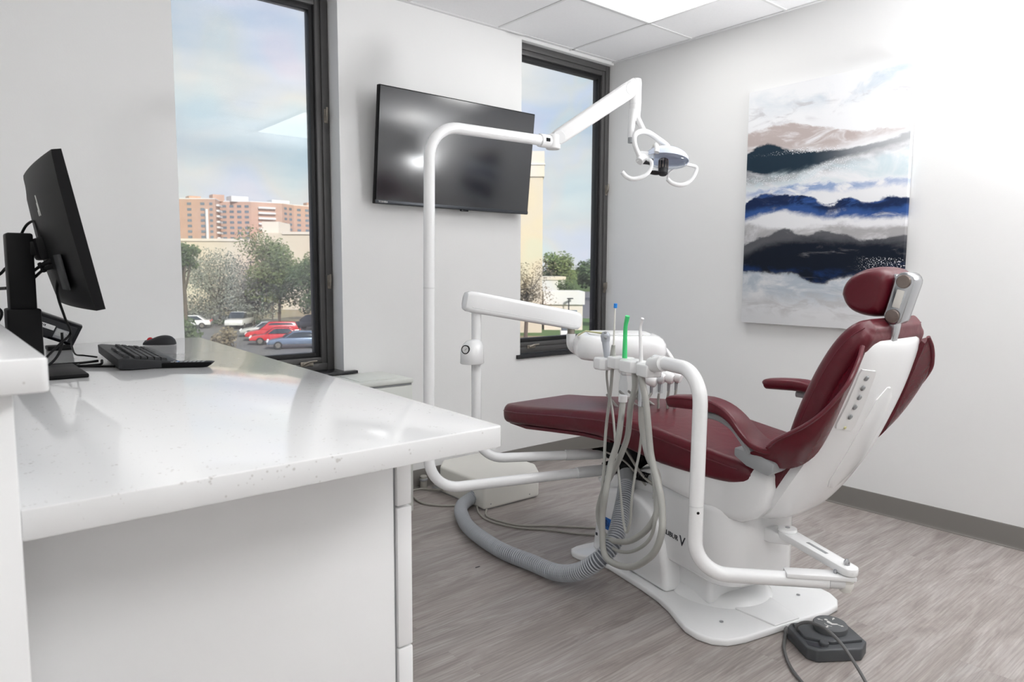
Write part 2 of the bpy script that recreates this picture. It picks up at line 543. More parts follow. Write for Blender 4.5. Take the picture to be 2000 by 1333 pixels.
def painting_mat(y0, y1, z0, z1):
    """abstract washes: horizontal bands with wandering edges, broken up by noise"""
    m = pbr('abstract_canvas', (.8, .8, .8), .6, spec=.2)
    nt = m.node_tree; b = nt.nodes['Principled BSDF']; L = nt.links
    geo = nt.nodes.new('ShaderNodeNewGeometry')
    sp = nt.nodes.new('ShaderNodeSeparateXYZ'); L.new(geo.outputs['Position'], sp.inputs[0])
    def mr(src, a, c_, clamp=False, smooth=False):
        n = nt.nodes.new('ShaderNodeMapRange'); n.clamp = clamp
        if smooth: n.interpolation_type = 'SMOOTHSTEP'
        n.inputs['From Min'].default_value = a; n.inputs['From Max'].default_value = c_
        L.new(src, n.inputs['Value']); return n.outputs[0]
    u = mr(sp.outputs['Y'], y1, y0, True)       # 0 at the window side, 1 at the other edge
    v = mr(sp.outputs['Z'], z1, z0, True)       # 0 at the top, 1 at the bottom
    cb = nt.nodes.new('ShaderNodeCombineXYZ'); L.new(u, cb.inputs[0]); L.new(v, cb.inputs[1])
    def mth(op, a, c_, d_=None):
        n = nt.nodes.new('ShaderNodeMath'); n.operation = op
        for i, x in enumerate((a, c_) if d_ is None else (a, c_, d_)):
            if isinstance(x, (int, float)): n.inputs[i].default_value = x
            else: L.new(x, n.inputs[i])
        return n.outputs[0]
    def noise(sx, sy, scale, detail, rough=.5, dist=0.0, off=(0, 0, 0)):
        mp = nt.nodes.new('ShaderNodeMapping'); mp.inputs['Scale'].default_value = (sx, sy, 1); mp.inputs['Location'].default_value = off
        L.new(cb.outputs[0], mp.inputs[0])
        n = nt.nodes.new('ShaderNodeTexNoise'); n.inputs['Scale'].default_value = scale; n.inputs['Detail'].default_value = detail
        n.inputs['Roughness'].default_value = rough; n.inputs['Distortion'].default_value = dist
        L.new(mp.outputs[0], n.inputs['Vector']); return n.outputs['Fac']
    n2 = noise(2.0, 7.0, 2.0, 7, .60, .8, (4, 2, 0))
    n6 = noise(1, 1.5, 24, 4, .7, .4, (2, 6, 0))
    n7 = noise(1.6, 6.5, 3.0, 6, .62, 1.1, (11, 3, 0))
    n8 = noise(1.2, 3.0, 2.6, 5, .6, .6, (5, 9, 0))
    w = mth('ADD', v, mth('MULTIPLY', mth('SUBTRACT', n2, .5), .055))
    w = mth('ADD', w, mth('MULTIPLY', mth('SUBTRACT', n6, .5), .018))
    def curve(pts):
        n = nt.nodes.new('ShaderNodeFloatCurve'); c = n.mapping.curves[0]
        c.points[0].location = pts[0]; c.points[1].location = pts[-1]
        for p_ in pts[1:-1]: c.points.new(*p_)
        n.mapping.update(); L.new(u, n.inputs['Value']); return n.outputs[0]
    base = nt.nodes.new('ShaderNodeRGB'); base.outputs[0].default_value = (.78, .785, .80, 1)
    cur = [base.outputs[0]]
    def band(top, bot, col, alpha=1.0, st=.012, sb=.03, nz=None, nlo=.35, nhi=.55, au=None):
        t, q = curve(top), curve(bot)
        a_ = mth('MULTIPLY', mr(mth('SUBTRACT', w, t), -st, st, True, True), mr(mth('SUBTRACT', q, w), -sb, sb, True, True))
        a_ = mth('MULTIPLY', a_, alpha)
        if nz is not None: a_ = mth('MULTIPLY', a_, mr(nz, nlo, nhi, True, True))
        if au is not None: a_ = mth('MULTIPLY', a_, curve(au))
        mx = nt.nodes.new('ShaderNodeMixRGB'); mx.inputs[2].default_value = (*col, 1)
        L.new(a_, mx.inputs[0]); L.new(cur[0], mx.inputs[1]); cur[0] = mx.outputs[0]
    F = lambda x: [(0, x), (1, x)]
    # pale sky washes at the top
    band(F(.015), [(0, .10), (.5, .10), (1, .06)], (.40, .50, .58), .85, .02, .05, n8, .40, .62, [(0, .35), (.35, .6), (.6, 1), (1, .8)])
    band(F(.08), F(.15), (.48, .47, .49), .7, .02, .03, n7, .48, .66)
    # brown veil
    band([(0, .17), (.27, .157), (.57, .21), (.72, .232), (1, .232)], [(0, .25), (.27, .275), (.57, .285), (.72, .265), (1, .238)], (.40, .32, .295), .85, .006, .03, n7, .25, .55)
    # upper dark band with a greyer foot
    band([(0, .33), (.3, .35), (.6, .33), (1, .29)], [(0, .40), (.3, .40), (.6, .37), (1, .32)], (.20, .20, .215), .85, .02, .02, n2, .38, .56, [(0, 1), (.5, .8), (1, .5)])
    band([(0, .262), (.14, .226), (.27, .268), (.57, .29), (.72, .292), (.86, .278), (1, .258)], [(0, .338), (.3, .368), (.57, .335), (.72, .322), (.86, .308), (1, .29)], (.010, .026, .044), 1, .007, .012, None, 0, 1, [(0, 1), (.5, .97), (.75, .62), (1, .42)])
    # aqua wash and thin blue
    band([(0, .37), (.5, .35), (1, .32)], F(.42), (.50, .62, .66), .75, .02, .02, n8, .34, .6)
    band([(0, .43), (.2, .42), (.45, .412), (.6, .42), (1, .43)], [(0, .45), (.2, .445), (.45, .45), (1, .455)], (.16, .27, .52), .8, .008, .014, n7, .34, .54, [(0, .2), (.2, 1), (1, .7)])
    # the blue ridge
    R_t = [(0, .482), (.08, .446), (.24, .450), (.44, .470), (.52, .505), (.68, .486), (.78, .517), (.88, .495), (1, .502)]
    band(R_t, [(0, .552), (.24, .520), (.45, .548), (.7, .563), (1, .567)], (.030, .085, .27), 1, .006, .014, n2, .22, .46)
    band(R_t, [(0, .51), (.24, .497), (.44, .512), (.52, .53), (.68, .525), (.78, .54), (1, .53)], (.006, .016, .060), .95, .005, .016, n7, .30, .52)
    # grey wash
    band([(0, .565), (.2, .585), (.4, .60), (.6, .585), (.8, .60), (1, .60)], [(0, .67), (.3, .66), (1, .66)], (.34, .33, .335), .9, .012, .02, n8, .26, .54)
    # the large dark mass
    D_t = [(0, .655), (.18, .615), (.29, .590), (.41, .632), (.53, .612), (.63, .622), (.78, .648), (1, .640)]
    D_b = [(0, .775), (.2, .775), (.33, .785), (.52, .822), (.63, .80), (.8, .782), (1, .77)]
    band(D_t, D_b, (.085, .088, .10), .95, .006, .014, n2, .15, .4)
    band([(0, .70), (.2, .66), (.41, .645), (.6, .65), (1, .67)], D_b, (.005, .009, .019), 1, .022, .014, n7, .24, .44)
    band([(0, .74), (.5, .765), (1, .735)], D_b, (.010, .035, .125), .85, .012, .012, n8, .40, .58)
    # pale blue and grey below it
    band([(0, .775), (.33, .785), (.52, .822), (.8, .782), (1, .77)], [(0, .87), (.5, .90), (1, .88)], (.42, .49, .56), .85, .006, .05, n2, .32, .60)
    band([(0, .90), (.5, .86), (1, .86)], [(0, .95), (.5, .96), (1, .96)], (.50, .49, .49), .6, .03, .03, n7, .42, .64)
    # white flecks along the broken edges
    n4 = noise(1, 1.4, 150, 1, .5, 0, (3, 3, 0))
    def flecks(top, bot, au):
        t, q = curve(top), curve(bot)
        a_ = mth('MULTIPLY', mth('MULTIPLY', mth('GREATER_THAN', w, t), mth('LESS_THAN', w, q)), mth('GREATER_THAN', n4, .615))
        a_ = mth('MULTIPLY', a_, curve(au))
        mx = nt.nodes.new('ShaderNodeMixRGB'); mx.inputs[2].default_value = (.80, .82, .85, 1)
        L.new(a_, mx.inputs[0]); L.new(cur[0], mx.inputs[1]); cur[0] = mx.outputs[0]
    flecks([(0, .27), (.57, .276), (1, .28)], [(0, .282), (.57, .292), (1, .285)], [(0, 0), (.2, .3), (.35, 1), (.55, 1), (.7, 0), (1, 0)])
    flecks([(0, .365), (.3, .368), (.6, .33), (1, .33)], [(0, .40), (.3, .40), (.6, .39), (1, .36)], [(0, .6), (.4, 1), (.65, .8), (.8, 0), (1, 0)])
    flecks([(0, .72), (1, .72)], [(0, .76), (1, .775)], [(0, 0), (.72, 0), (.85, 1), (1, 1)])
    L.new(cur[0], b.inputs['Base Color'])
    return m

# ------------------------------------------------------------------ room shell
WX, WY, CZ = 3.665, 3.315, 2.63
X0, Y0 = -1.6, -2.2
struct(G().box(X0 - .2, WX + .3, Y0 - .2, 3.6, -.15, 0).build('floor', floor_m, flat=True))
struct(G().box(X0 - .2, WX + .3, Y0 - .2, 3.6, CZ, CZ + .15).build('ceiling', ceil_m, flat=True))
struct(G().box(WX, WX + .2, Y0 - .2, 3.44, 0, CZ).build('wall_right', wall_m, flat=True))
struct(G().box(X0 - .2, X0, Y0 - .2, 3.6, 0, CZ).build('wall_left', wall_m, flat=True))
struct(G().box(X0, WX, Y0 - .2, Y0, 0, CZ).build('wall_front', wall_m, flat=True))
g = G()
for x0, x1, y1, z0, z1 in ((X0, .74, 3.51, 0, CZ), (.74, .87, 3.51, 0, .695), (.74, .87, 3.405, .695, 2.605), (.87, 1.635, 3.51, 0, .695),
                           (.74, 1.635, 3.51, 2.605, CZ), (1.635, 2.71, 3.51, 0, CZ), (2.71, 2.832, 3.51, 0, .688), (2.71, 2.832, 3.36, .688, 2.612),
                           (2.832, WX, 3.51, 0, .688), (2.71, WX, 3.51, 2.612, CZ)):
    g.box(x0, x1, WY if z0 < 2.6 else 3.33, y1, z0, z1)
struct(g.build('wall_back', wall_m, flat=True))

def ring(g, x0, x1, z0, z1, w, ya, yb, bev=.003):
    g.box(x0, x0 + w, ya, yb, z0, z1, bev); g.box(x1 - w, x1, ya, yb, z0, z1, bev)
    g.box(x0 + w, x1 - w, ya, yb, z1 - w, z1, bev); g.box(x0 + w, x1 - w, ya, yb, z0, z0 + w, bev)
    return g

def latch(parent, x, y, z, horiz=False):
    g = G()
    if horiz:
        g.box(x - .035, x + .035, y - .006, y, z - .008, z + .016, .003)
        g.tube([(x - .02, y - .01, z + .004), (x + .005, y - .022, z + .016), (x + .045, y - .028, z + .020)], [.007, .006, .004], 8, sub=4)
    else:
        g.box(x - .010, x + .010, y - .006, y, z - .035, z + .035, .003)
        g.tube([(x, y - .008, z - .02), (x - .004, y - .024, z + .004), (x - .004, y - .026, z + .04)], [.008, .006, .005], 8, sub=4)
    return g.build('latch', latch_m, parent, label='small worn metal latch')

def window(n, x0, x1, z0, z1, yf, gl, lat, label_x):
    w = bpy.data.objects.new('window_%d' % n, None); COL.objects.link(w); w.location = (x0, yf, z0); struct(w)
    g = ring(G(), x0, x1, z0, z1, .038, yf, yf + .09)
    ring(g, x0 + .0385, x1 - .0385, z0 + .0385, z1 - .0385, gl[1] - .0385 - .02, yf + .006, yf + .08)
    g.build('window_frame', frame_m, w)
    k = gl[1] - .02
    ring(G(), x0 + k, x1 - k, z0 + k, z1 - k, .024, yf + .022, yf + .07, .001).build('gasket', dark_m, w)
    k += .012
    G().box(x0 + k, x1 - k, yf + .042, yf + .048, z0 + k, z1 - k).build('pane', pane_m if n == 1 else pane2_m, w, flat=True)
    for a in lat: latch(w, *a)
    return w
w1 = window(1, .75, 1.633, .70, 2.604, 3.42, (0, .088), [(1.612, 3.42, 2.0), (1.612, 3.42, 1.16), (1.48, 3.42, .735, True)], 0)
G().box(.87, 1.70, 3.285, 3.42, .688, .703, .002).build('sill', sill_m, w1)
w2 = window(2, 2.72, 3.664, .70, 2.61, 3.362, (0, .088), [(3.642, 3.362, 1.78), (3.642, 3.362, 1.11), (2.965, 3.362, .735, True)], 0)
G().box(2.80, 3.664, 3.296, 3.362, .676, .70, .002).build('sill', sill_m, w2)

def baseboard(name, prof_axis, a0, a1):
    # cove profile: (distance from wall, height)
    pr = [(0, 0), (.022, 0), (.022, .002), (.013, .006), (.0085, .014), (.008, .095), (.005, .1), (0, .1)]
    g = G()
    if prof_axis == 'y': g.prism([(WX - d, z) for d, z in pr], 'y', a0, a1)
    else: g.prism([(WY - d, z) for d, z in pr], 'x', a0, a1)
    struct(g.build(name, base_m))
baseboard('baseboard_right', 'y', Y0, WY - .022)
baseboard('baseboard_back', 'x', X0, WX)

# ceiling grid (0.61 m) and lay-in lights
g = G()
LIGHTS = [(2.035, 0.86, 1), (2.035, 1.47, 0)]
xs = [2.64 + .6096 * k for k in range(-6, 2)]
ys = [2.69 + .6096 * k for k in range(-7, 2)]
for x in xs: g.box(x - .0075, x + .0075, Y0, 3.36, CZ - .004, CZ)
for y in ys: g.box(X0, WX, y - .0075, y + .0075, CZ - .004, CZ)
g.box(WX - .02, WX, Y0, 3.36, CZ - .006, CZ); g.box(X0, 2.832, WY - .02, WY, CZ - .006, CZ); g.box(1.635, 1.66, WY, 3.4, CZ - .02, CZ)
struct(g.build('trim_1', grid_m, flat=True))
def ceiling_light(x0, x1, y0, y1, label):
    t = thing('ceiling_light', label, 'ceiling light', ((x0 + x1) / 2, (y0 + y1) / 2, CZ), 'flat panel lights laid into the ceiling grid')
    g = G()
    for a, b_, c_, d in ((x0, x0 + .02, y0, y1), (x1 - .02, x1, y0, y1), (x0 + .02, x1 - .02, y0, y0 + .02), (x0 + .02, x1 - .02, y1 - .02, y1)):
        g.box(a, b_, c_, d, CZ - .012, CZ - .001, .002)
    g.build('light_frame', plast_m, t)
    G().box(x0 + .02, x1 - .02, y0 + .02, y1 - .02, CZ - .008, CZ - .002).build('diffuser', panel_m, t, flat=True, label='glowing white diffuser')
P = .6096
ceiling_light(2.64 + .01, 2.64 + P - .01, 2.69 - P + .01, 2.69 - .01, 'lit white ceiling panel above the painting wall, seen at the top edge of the photo')
for k, (ix, iy) in enumerate(((0, -5), (-3, -7), (-5, -7), (-6, -4))):  # the last three are unseen panels added as fill light
    x0 = 2.64 + P * ix
    y0 = 2.69 + P * iy
    ceiling_light(x0 + .01, x0 + P - .01, y0 + .01, y0 + 2 * P - .01, ['lit ceiling panel near the long plain wall, behind the viewer', 'added unseen fill panel in the ceiling behind the viewer, in line with the counter', 'added unseen fill panel in the ceiling behind the viewer, nearest the far left corner', 'added unseen fill panel in the ceiling beyond the half wall'][k])

# ------------------------------------------------------------------ counter, raised bar, base cabinet
struct(G().box(-.09, .073, 1.03, WY, 0, 1.068, .003).build('wall_partition', lami_m))
g = G().prism([(-.10, 1.0), (.102, 1.0), (.108, 1.006), (.108, WY - .002), (-.10, WY - .002)], 'z', 1.068, 1.110, .003)
tag(g.build('raised_bar_top', quartz_m), 'speckled white quartz bar top on the half wall beside the monitor', 'countertop')
g = G().prism([(.0735, 1.04), (.84, 1.04), (.848, 1.048), (.932, WY - .001), (.0735, WY - .001)], 'z', .876, .917, .003)
tag(g.build('countertop', quartz_m), 'glossy speckled white quartz desk counter holding the keyboard', 'countertop')
cab = thing('base_cabinet', 'white laminate base cabinet with drawers under the quartz counter', 'cabinet', (.40, 1.9, 0))
G().box(.0735, .735, 1.27, 3.31, .0, .8755, .002).build('carcass', lami_m, cab)
for z0, z1 in ((.10, .397), (.401, .713), (.717, .868)):
    d = G().box(.741, .777, 1.266, 1.95, z0, z1, .003).build('drawer_front', lami_m, cab)
G().box(.735, .741, 1.275, 1.94, .09, .872).build('drawer_gap_strip', grey_m, cab)

# ------------------------------------------------------------------ low appliance behind the counter
a = thing('cabinet_printer', 'low pale grey lidded unit against the wall under the television', 'appliance', (1.68, 3.14, 0))
G().box(1.50, 1.845, 2.985, 3.30, 0, .652, .008).build('body', sage_m, a)
G().box(1.50, 1.848, 2.98, 3.30, .662, .685, .006).build('lid', sage_m, a)
G().box(1.505, 1.84, 2.99, 3.295, .652, .662).build('seam', grey_m, a, label='dark gap under the lid')
G().box(1.575, 1.78, 3.03, 3.24, .685, .6875, .001).build('lid_panel', sage_m, a)

# ------------------------------------------------------------------ television
tv = thing('television', 'wide black flat television tilted down on the wall between the windows', 'television', (2.30, WY, 1.85))
ex = V(1, 0, 0); dn = V(0, .063, -.5815).normalized(); fw = ex.cross(dn)           # fw points into the room
fw = fw if fw.y < 0 else -fw
TL = V(1.787, 3.1775, 2.1435); TW, TH = 1.034, .585
def tvp(u, w, d): return TL + ex * u + dn * w + fw * d
def tvbox(u0, u1, w0, w1, d0, d1, bev=.002):
    return G().box(u0, u1, w0, w1, d0, d1, bev, mat=Matrix((ex, dn, fw)).transposed().to_4x4() @ Matrix()) 
def tvb(u0, u1, w0, w1, d0, d1, bev=.002):
    M = Matrix.Translation(TL) @ Matrix((ex, dn, fw)).transposed().to_4x4()
    return G().box(u0, u1, w0, w1, d0, d1, bev, mat=M)
tvb(0, TW, 0, TH, -.028, 0, .003).build('back_case', black_m, tv)
tvb(.12, TW - .12, .16, TH - .03, -.055, -.028, .01).build('rear_housing', black_m, tv)
tvb(.005, TW - .005, .005, TH - .020, 0, .0022, .0006).build('screen', screen_m, tv)
tvb(.001, TW - .001, TH - .020, TH - .002, 0, .0040, .001).build('bottom_bezel', pbr('tv_bezel', (.055, .06, .07), .3, metal=.4, vary=(10, .1)), tv, label='thin dark grey lower bezel')
tvb(.545, .595, TH - .002, TH + .008, -.018, -.002, .002).build('sensor', blackg_m, tv)
text('brand_lettering', 'TOSHIBA', .013, basis(tvp(.045, TH - .011, .0042), ex, -dn), mark_m, tv, .0003)
g = G().box(2.12, 2.48, 3.30, 3.314, 1.72, 2.02, .003)
for x in (2.18, 2.42):
    g.box(x - .015, x + .015, 3.26, 3.302, 1.72, 2.0, .003)
g.build('wall_bracket', black_m, tv)

# ------------------------------------------------------------------ painting
PY0, PY1, PZ0, PZ1 = 1.405, 2.270, .932, 2.228
p = thing('painting', 'large abstract canvas in navy, white and grey on the plain wall', 'painting', (WX, 1.84, 1.6))
G().box(3.628, 3.660, PY0, PY1, PZ0, PZ1, .002).build('canvas', painting_mat(PY0, PY1, PZ0, PZ1), p)

# ------------------------------------------------------------------ dental chair
CX = 2.275                                   # the chair's own middle line (it faces +Y)
A0 = V(0.0, 0.0, 0)
def bs(s, t, z):                             # base frame: the base stands turned 12.3 degrees from the seat
    return V(.977 * s + .213 * t, -.213 * s + .977 * t, z)
BM = Matrix(((.977, .213, 0, 0), (-.213, .977, 0, 0), (0, 0, 1, 0), (0, 0, 0, 1)))
ch = thing('dental_chair', 'reclining burgundy leather dental chair with a white shell and floor base', 'dental chair', (2.28, 1.55, 0))
# floor plate
half = [(0, 1.59), (.20, 1.59), (.265, 1.602), (.305, 1.632), (.328, 1.68), (.330, 1.735), (.312, 1.80), (.288, 1.87), (.272, 1.95), (.266, 2.05), (.266, 2.25), (.272, 2.33), (.30, 2.375), (.325, 2.41), (.33, 2.445), (.315, 2.48), (.28, 2.495), (.22, 2.50), (0, 2.50)]
outl = [(1.9 + d, t) for d, t in half] + [(1.9 - d, t) for d, t in half[-2:0:-1]]
G().prism(outl, 'z', 0.0, .026, .008, 3, mat=BM, ang=1.0).build('base_plate', white_m, ch)
g = G()
g.prism([(1.84, 1.595), (1.96, 1.595), (1.99, 1.75), (2.06, 1.95), (1.74, 1.95), (1.81, 1.75)], 'z', .022, .031, .006, 3, mat=BM).build('raised_rib', white_m, ch)
for s, t in ((1.70, 1.70), (2.10, 1.72), (1.72, 1.93)):
    G().lathe([(0, .03), (.007, .029), (.007, .024)], bs(s, t, 0), seg=14).build('bolt', chrome_m, ch, label='small steel floor bolt')
g = G()
arc = [(1.69 + .09 * (1 - math.cos(math.radians(a))), 1.775 - .09 * math.sin(math.radians(a))) for a in range(0, 91, 10)] + [(1.97 + .09 * math.sin(math.radians(a)), 1.775 - .09 * math.cos(math.radians(a))) for a in range(0, 91, 10)]
g.prism([(x, y - .018 * math.sin(math.pi * (x - 1.69) / .37)) for x, y in arc] + [(2.06, 2.06), (1.69, 2.06)], 'z', .135, .425, .030, 4, mat=BM, ang=1.0)
g.build('pedestal_cover', white_m, ch)
rings = []
for z, m_ in ((.024, .02), (.040, .006), (.058, -.012), (.064, -.035)):
    rings.append([BM @ V(1.9 + math.cos(a) * (.175 + m_), 1.93 + math.sin(a) * (.19 + m_), z) for a in [2 * math.pi * k / 40 for k in range(40)]])
G().loft(rings).build('pedestal_foot', white_m, ch, sharp=60)
g = G()
tprof = [(1.95, .026), (1.965, .12), (1.985, .20), (2.02, .275), (2.06, .320), (2.12, .345), (2.20, .350), (2.33, .325), (2.385, .29), (2.41, .22), (2.44, .026)]
def tprism(s0, s1, prof): 
    pts = []
    gg = G()
    M = BM
    b = [(s0, s1)]
    poly = prof
    n = len(poly)
    lo = [M @ V(s0, t, z) for t, z in poly]; hi = [M @ V(s1, t, z) for t, z in poly]
    bm = bmesh.new()
    L = [bm.verts.new(p_) for p_ in lo]; H = [bm.verts.new(p_) for p_ in hi]
    bm.faces.new(L); bm.faces.new(H[::-1])
    for i in range(n):
        j = (i + 1) % n
        bm.faces.new((L[j], L[i], H[i], H[j]))
    bmesh.ops.recalc_face_normals(bm, faces=bm.faces)
    gg._bev(bm, .02, 4, 1.0)
    return gg.bm(bm)
tprism(1.665, 2.135, tprof).build('front_housing', white_m, ch)
bk = G()
bk.box(2.290, 2.340, -.0012, .0012, .148, .199, .0004, mat=BM @ Matrix(((0, 1, 0, 1.6635), (1, 0, 0, 0), (0, 0, 1, 0), (0, 0, 0, 1))))
tape = bk.build('blue_tape_tag', bluetape_m, ch, label='square of blue tape with dark pen marks')
for q in ([(2.331, .189), (2.331, .161)], [(2.331, .189), (2.321, .182), (2.330, .175), (2.319, .167), (2.331, .161)], [(2.313, .182), (2.311, .163), (2.304, .161), (2.302, .180)]):
    G().tube([bs(1.6620, t, z) for t, z in q], .0012, 5).build('pen_mark', ink_m, tape)
G().box(2.395, 2.407, -.001, .001, .098, .110, mat=BM @ Matrix(((0, 1, 0, 1.6640), (1, 0, 0, 0), (0, 0, 1, 0), (0, 0, 0, 1)))).build('logo_square', ink_m, ch)
tprism(1.74, 2.01, [(1.80, .026), (1.80, .20), (2.0, .20), (2.05, .18), (2.05, .026)]).build('lower_housing', white_m, ch)
text('model_lettering', 'EXCALIBUR', .026, basis(bs(1.6885, 1.985, .250), (BM @ V(0, -1, -.06)), V(0, 0, 1)), ink_m, ch)
text('model_lettering', 'V', .052, basis(bs(1.6885, 1.895, .243), (BM @ V(0, -1, -.06)), V(0, 0, 1)), ink_m, ch)
# lift: dark mechanism and the parallel arm between base and seat
M_ = Matrix.Translation((0, 0, 0))
G().prism([(1.40, .40), (1.62, .36), (1.98, .30), (2.02, .34), (1.66, .47), (1.44, .52)], 'x', 2.16, 2.40, .01).build('lift_arm', plast_m, ch)
g = G()
g.box(2.17, 2.38, 1.80, 1.98, .43, .535, .01)
g.box(2.20, 2.36, 1.62, 1.80, .44, .53, .01)
g.cyl((2.20, 1.98, .36), (2.20, 1.78, .47), .022, 14)
g.cyl((2.27, 2.0, .33), (2.27, 1.82, .47), .030, 14)
g.build('lift_mechanism', black_m, ch)
g = G()
g.tube([(2.14, 1.96, .47), (2.15, 1.86, .45), (2.15, 1.78, .40), (2.16, 1.75, .37)], .004, 6, sub=4)
g.tube([(2.14, 1.84, .50), (2.14, 1.76, .42), (2.14, 1.70, .39)], .006, 6, sub=4)
g.build('mechanism_wiring', cable_m, ch)
# coil spring at the mechanism
sp = [V(2.155 + .018 * math.cos(a * .9), 1.80 - .0012 * a, .405 + .018 * math.sin(a * .9)) for a in range(60)]
G().tube(sp, .003, 5).build('spring', black_m, ch)

# seat and leg cushion
st = [(2.550, .585, .540, .17), (2.540, .594, .524, .20), (2.515, .600, .514, .225), (2.48, .603, .512, .238), (2.36, .613, .522, .245), (2.15, .637, .542, .25), (1.95, .657, .558, .254),
      (1.84, .664, .555, .256), (1.72, .660, .535, .257), (1.58, .645, .514, .257), (1.42, .622, .508, .257), (1.32, .608, .508, .256), (1.26, .600, .514, .250), (1.215, .590, .522, .238), (1.19, .578, .535, .21)]
rings = []
for y, zt, zb, hw in dense(st, 3):
    hh = (zt - zb) / 2
    rg = rrect((CX, y, (zt + zb) / 2), (1, 0, 0), (0, 0, 1), hw, hh, .034, 6)
    r2 = []
    for q in rg:                              # gentle crown on top
        d = (q.x - CX) / hw
        if q.z > (zt + zb) / 2: q = q + V(0, 0, .006 * (1 - d * d) - .004)
        r2.append(q)
    rings.append(r2)
g = G().loft(rings)
seat = g.build('seat_cushion', leather_m, ch, sharp=60)
# welt line round the near and far sides
for sgn in (-1, 1):
    pts = [(CX + sgn * (hw + .0005), y, zt - .032) for y, zt, zb, hw in st[2:-2]]
    G().tube(pts, .0022, 6, sub=3).build('seam_welt', pip_m, seat)
# seat underside lining sagging a little at the toe end
g = G().loft([rrect((CX, y, z), (1, 0, 0), (0, 0, 1), hw, .008, .006, 3) for y, z, hw in ((2.50, .512, .20), (2.36, .514, .225), (2.2, .530, .228), (2.0, .548, .23), (1.85, .548, .22))])
g.build('underside_lining', leather_m, ch)

# white seat pan (bucket)
G().prism([(1.675, .535), (1.64, .475), (1.585, .428), (1.50, .412), (1.42, .402), (1.35, .388), (1.30, .379), (1.25, .382), (1.20, .410), (1.165, .455), (1.145, .52), (1.145, .565), (1.165, .585), (1.25, .578), (1.40, .54)],
          'x', 2.035, 2.515, .03, 4, ang=1.2).build('seat_pan', white_m, ch)

# backrest
spine = [(1.178, .490), (1.174, .515), (1.160, .565), (1.140, .625), (1.118, .71), (1.092, .79), (1.060, .87), (1.028, .938), (.990, 1.005), (.955, 1.050), (.925, 1.075), (.900, 1.083)]
hws = [.185, .205, .214, .217, .219, .222, .225, .228, .228, .222, .205, .17]
ths = [.014, .026, .044, .068, .092, .108, .106, .102, .096, .084, .066, .036]
full = dense([(y, z, hw, th, i) for i, ((y, z), hw, th) in enumerate(zip(spine, hws, ths))], 3)
nrm = V(0, .889, .458)
rings = []
for j, (y, z, hw, th, i) in enumerate(full):
    a = Vector((0, *full[max(j - 1, 0)][:2])); b_ = Vector((0, *full[min(j + 1, len(full) - 1)][:2]))
    T = (b_ - a).normalized()
    n = V(0, T.z, -T.y)
    n = (n * .5 + nrm * .5).normalized()
    c = V(CX, y, z) - n * th / 2
    rg = rrect(c, (1, 0, 0), n, hw, th / 2, min(.04, th * .42), 6)
    out = []
    for q in rg:
        d = (q.x - CX) / hw
        if i > 7:                            # saddle in the top edge where the headrest bar passes
            q = q - V(0, -.2, 1) * (.026 * math.exp(-(d / .36) ** 2) * (i - 7) / 4)
        out.append(q)
    rings.append(out)
back = G().loft(rings).build('backrest_cushion', leather_m, ch, sharp=60)
for sgn in (-1, 1):
    pts = []
    for (y, z), hw, th in list(zip(spine, hws, ths))[2:-1]:
        pts.append(V(CX + sgn * (hw - .001), y, z) - nrm * .034)
    G().tube(pts, .0016, 6, sub=3).build('stitched_seam', pip_m, back)
# stitched seam across the top roll
pts = [V(CX - .20 + .40 * k / 12, .915 + .03 * 0, 1.068 + .0) for k in range(13)]

# white back shell
shs = [(.888, 1.022, .172, .016), (.893, 1.006, .198, .026), (.910, .955, .218, .036), (.943, .86, .219, .045), (.985, .76, .216, .052), (1.040, .645, .218, .056), (1.095, .55, .216, .055), (1.135, .485, .208, .050), (1.170, .435, .195, .04), (1.215, .40, .17, .025)]
rings = []
for y, z, hw, bu, i in dense([(*q, i) for i, q in enumerate(shs)], 3):
    n = nrm.lerp(V(0, .3, .95).normalized(), min(1, max(0, (i - 6) / 3)))
    r = []
    K = 14
    for k in range(K + 1):                    # outer skin
        x = -hw + 2 * hw * k / K
        f = 1 - abs(x / hw) ** 3.2
        r.append(V(CX + x, y, z) - n.normalized() * (bu * f))
    for k in range(K + 1):                    # inner skin
        x = hw - 2 * hw * k / K
        f = 1 - abs(x / hw) ** 3.2
        r.append(V(CX + x * .985, y, z) + n.normalized() * (.028 - bu * .3 * f))
    rings.append(r)
shell = G().loft(rings).build('back_shell', white_m, ch, sharp=50)
# recessed scoop outline and control pad on the shell
def shell_pt(x, tt, lift=0.0):
    """point on the outer skin: x across, tt 0..1 from top to bottom of the shell stations"""
    f = tt * (len(shs) - 1); i = min(int(f), len(shs) - 2); k = f - i
    y, z, hw, bu = [shs[i][q] * (1 - k) + shs[i + 1][q] * k for q in range(4)]
    ff = 1 - min(1, abs(x / hw)) ** 3.2
    return V(CX + x, y, z) - nrm * (bu * ff + lift)
g = G()
pad = []
rings = []
for tt in (.235, .25, .36, .43, .445):
    m_ = .004 if tt in (.235, .445) else 0
    a, b_ = shell_pt(-.198 + m_, tt), shell_pt(-.135 - m_, tt)
    rings.append([a + nrm * .003, b_ + nrm * .003, b_ - nrm * .0055, a - nrm * .0055])
pd = g.loft(rings).build('control_pad', plast_m, shell)
for k in range(5):
    c = shell_pt(-.168, .262 + .034 * k, .005)
    G().lathe([(0, .004), (.0065, .0035), (.0085, .001), (.0085, -.002)], c, -nrm, 14).build('control_button', grey_m, pd)
G().lathe([(0, .003), (.005, .002), (.005, -.002)], shell_pt(-.168, .437, .005), -nrm, 12).build('indicator', yell_m, pd, label='small yellow indicator')
g = G()
rings = []
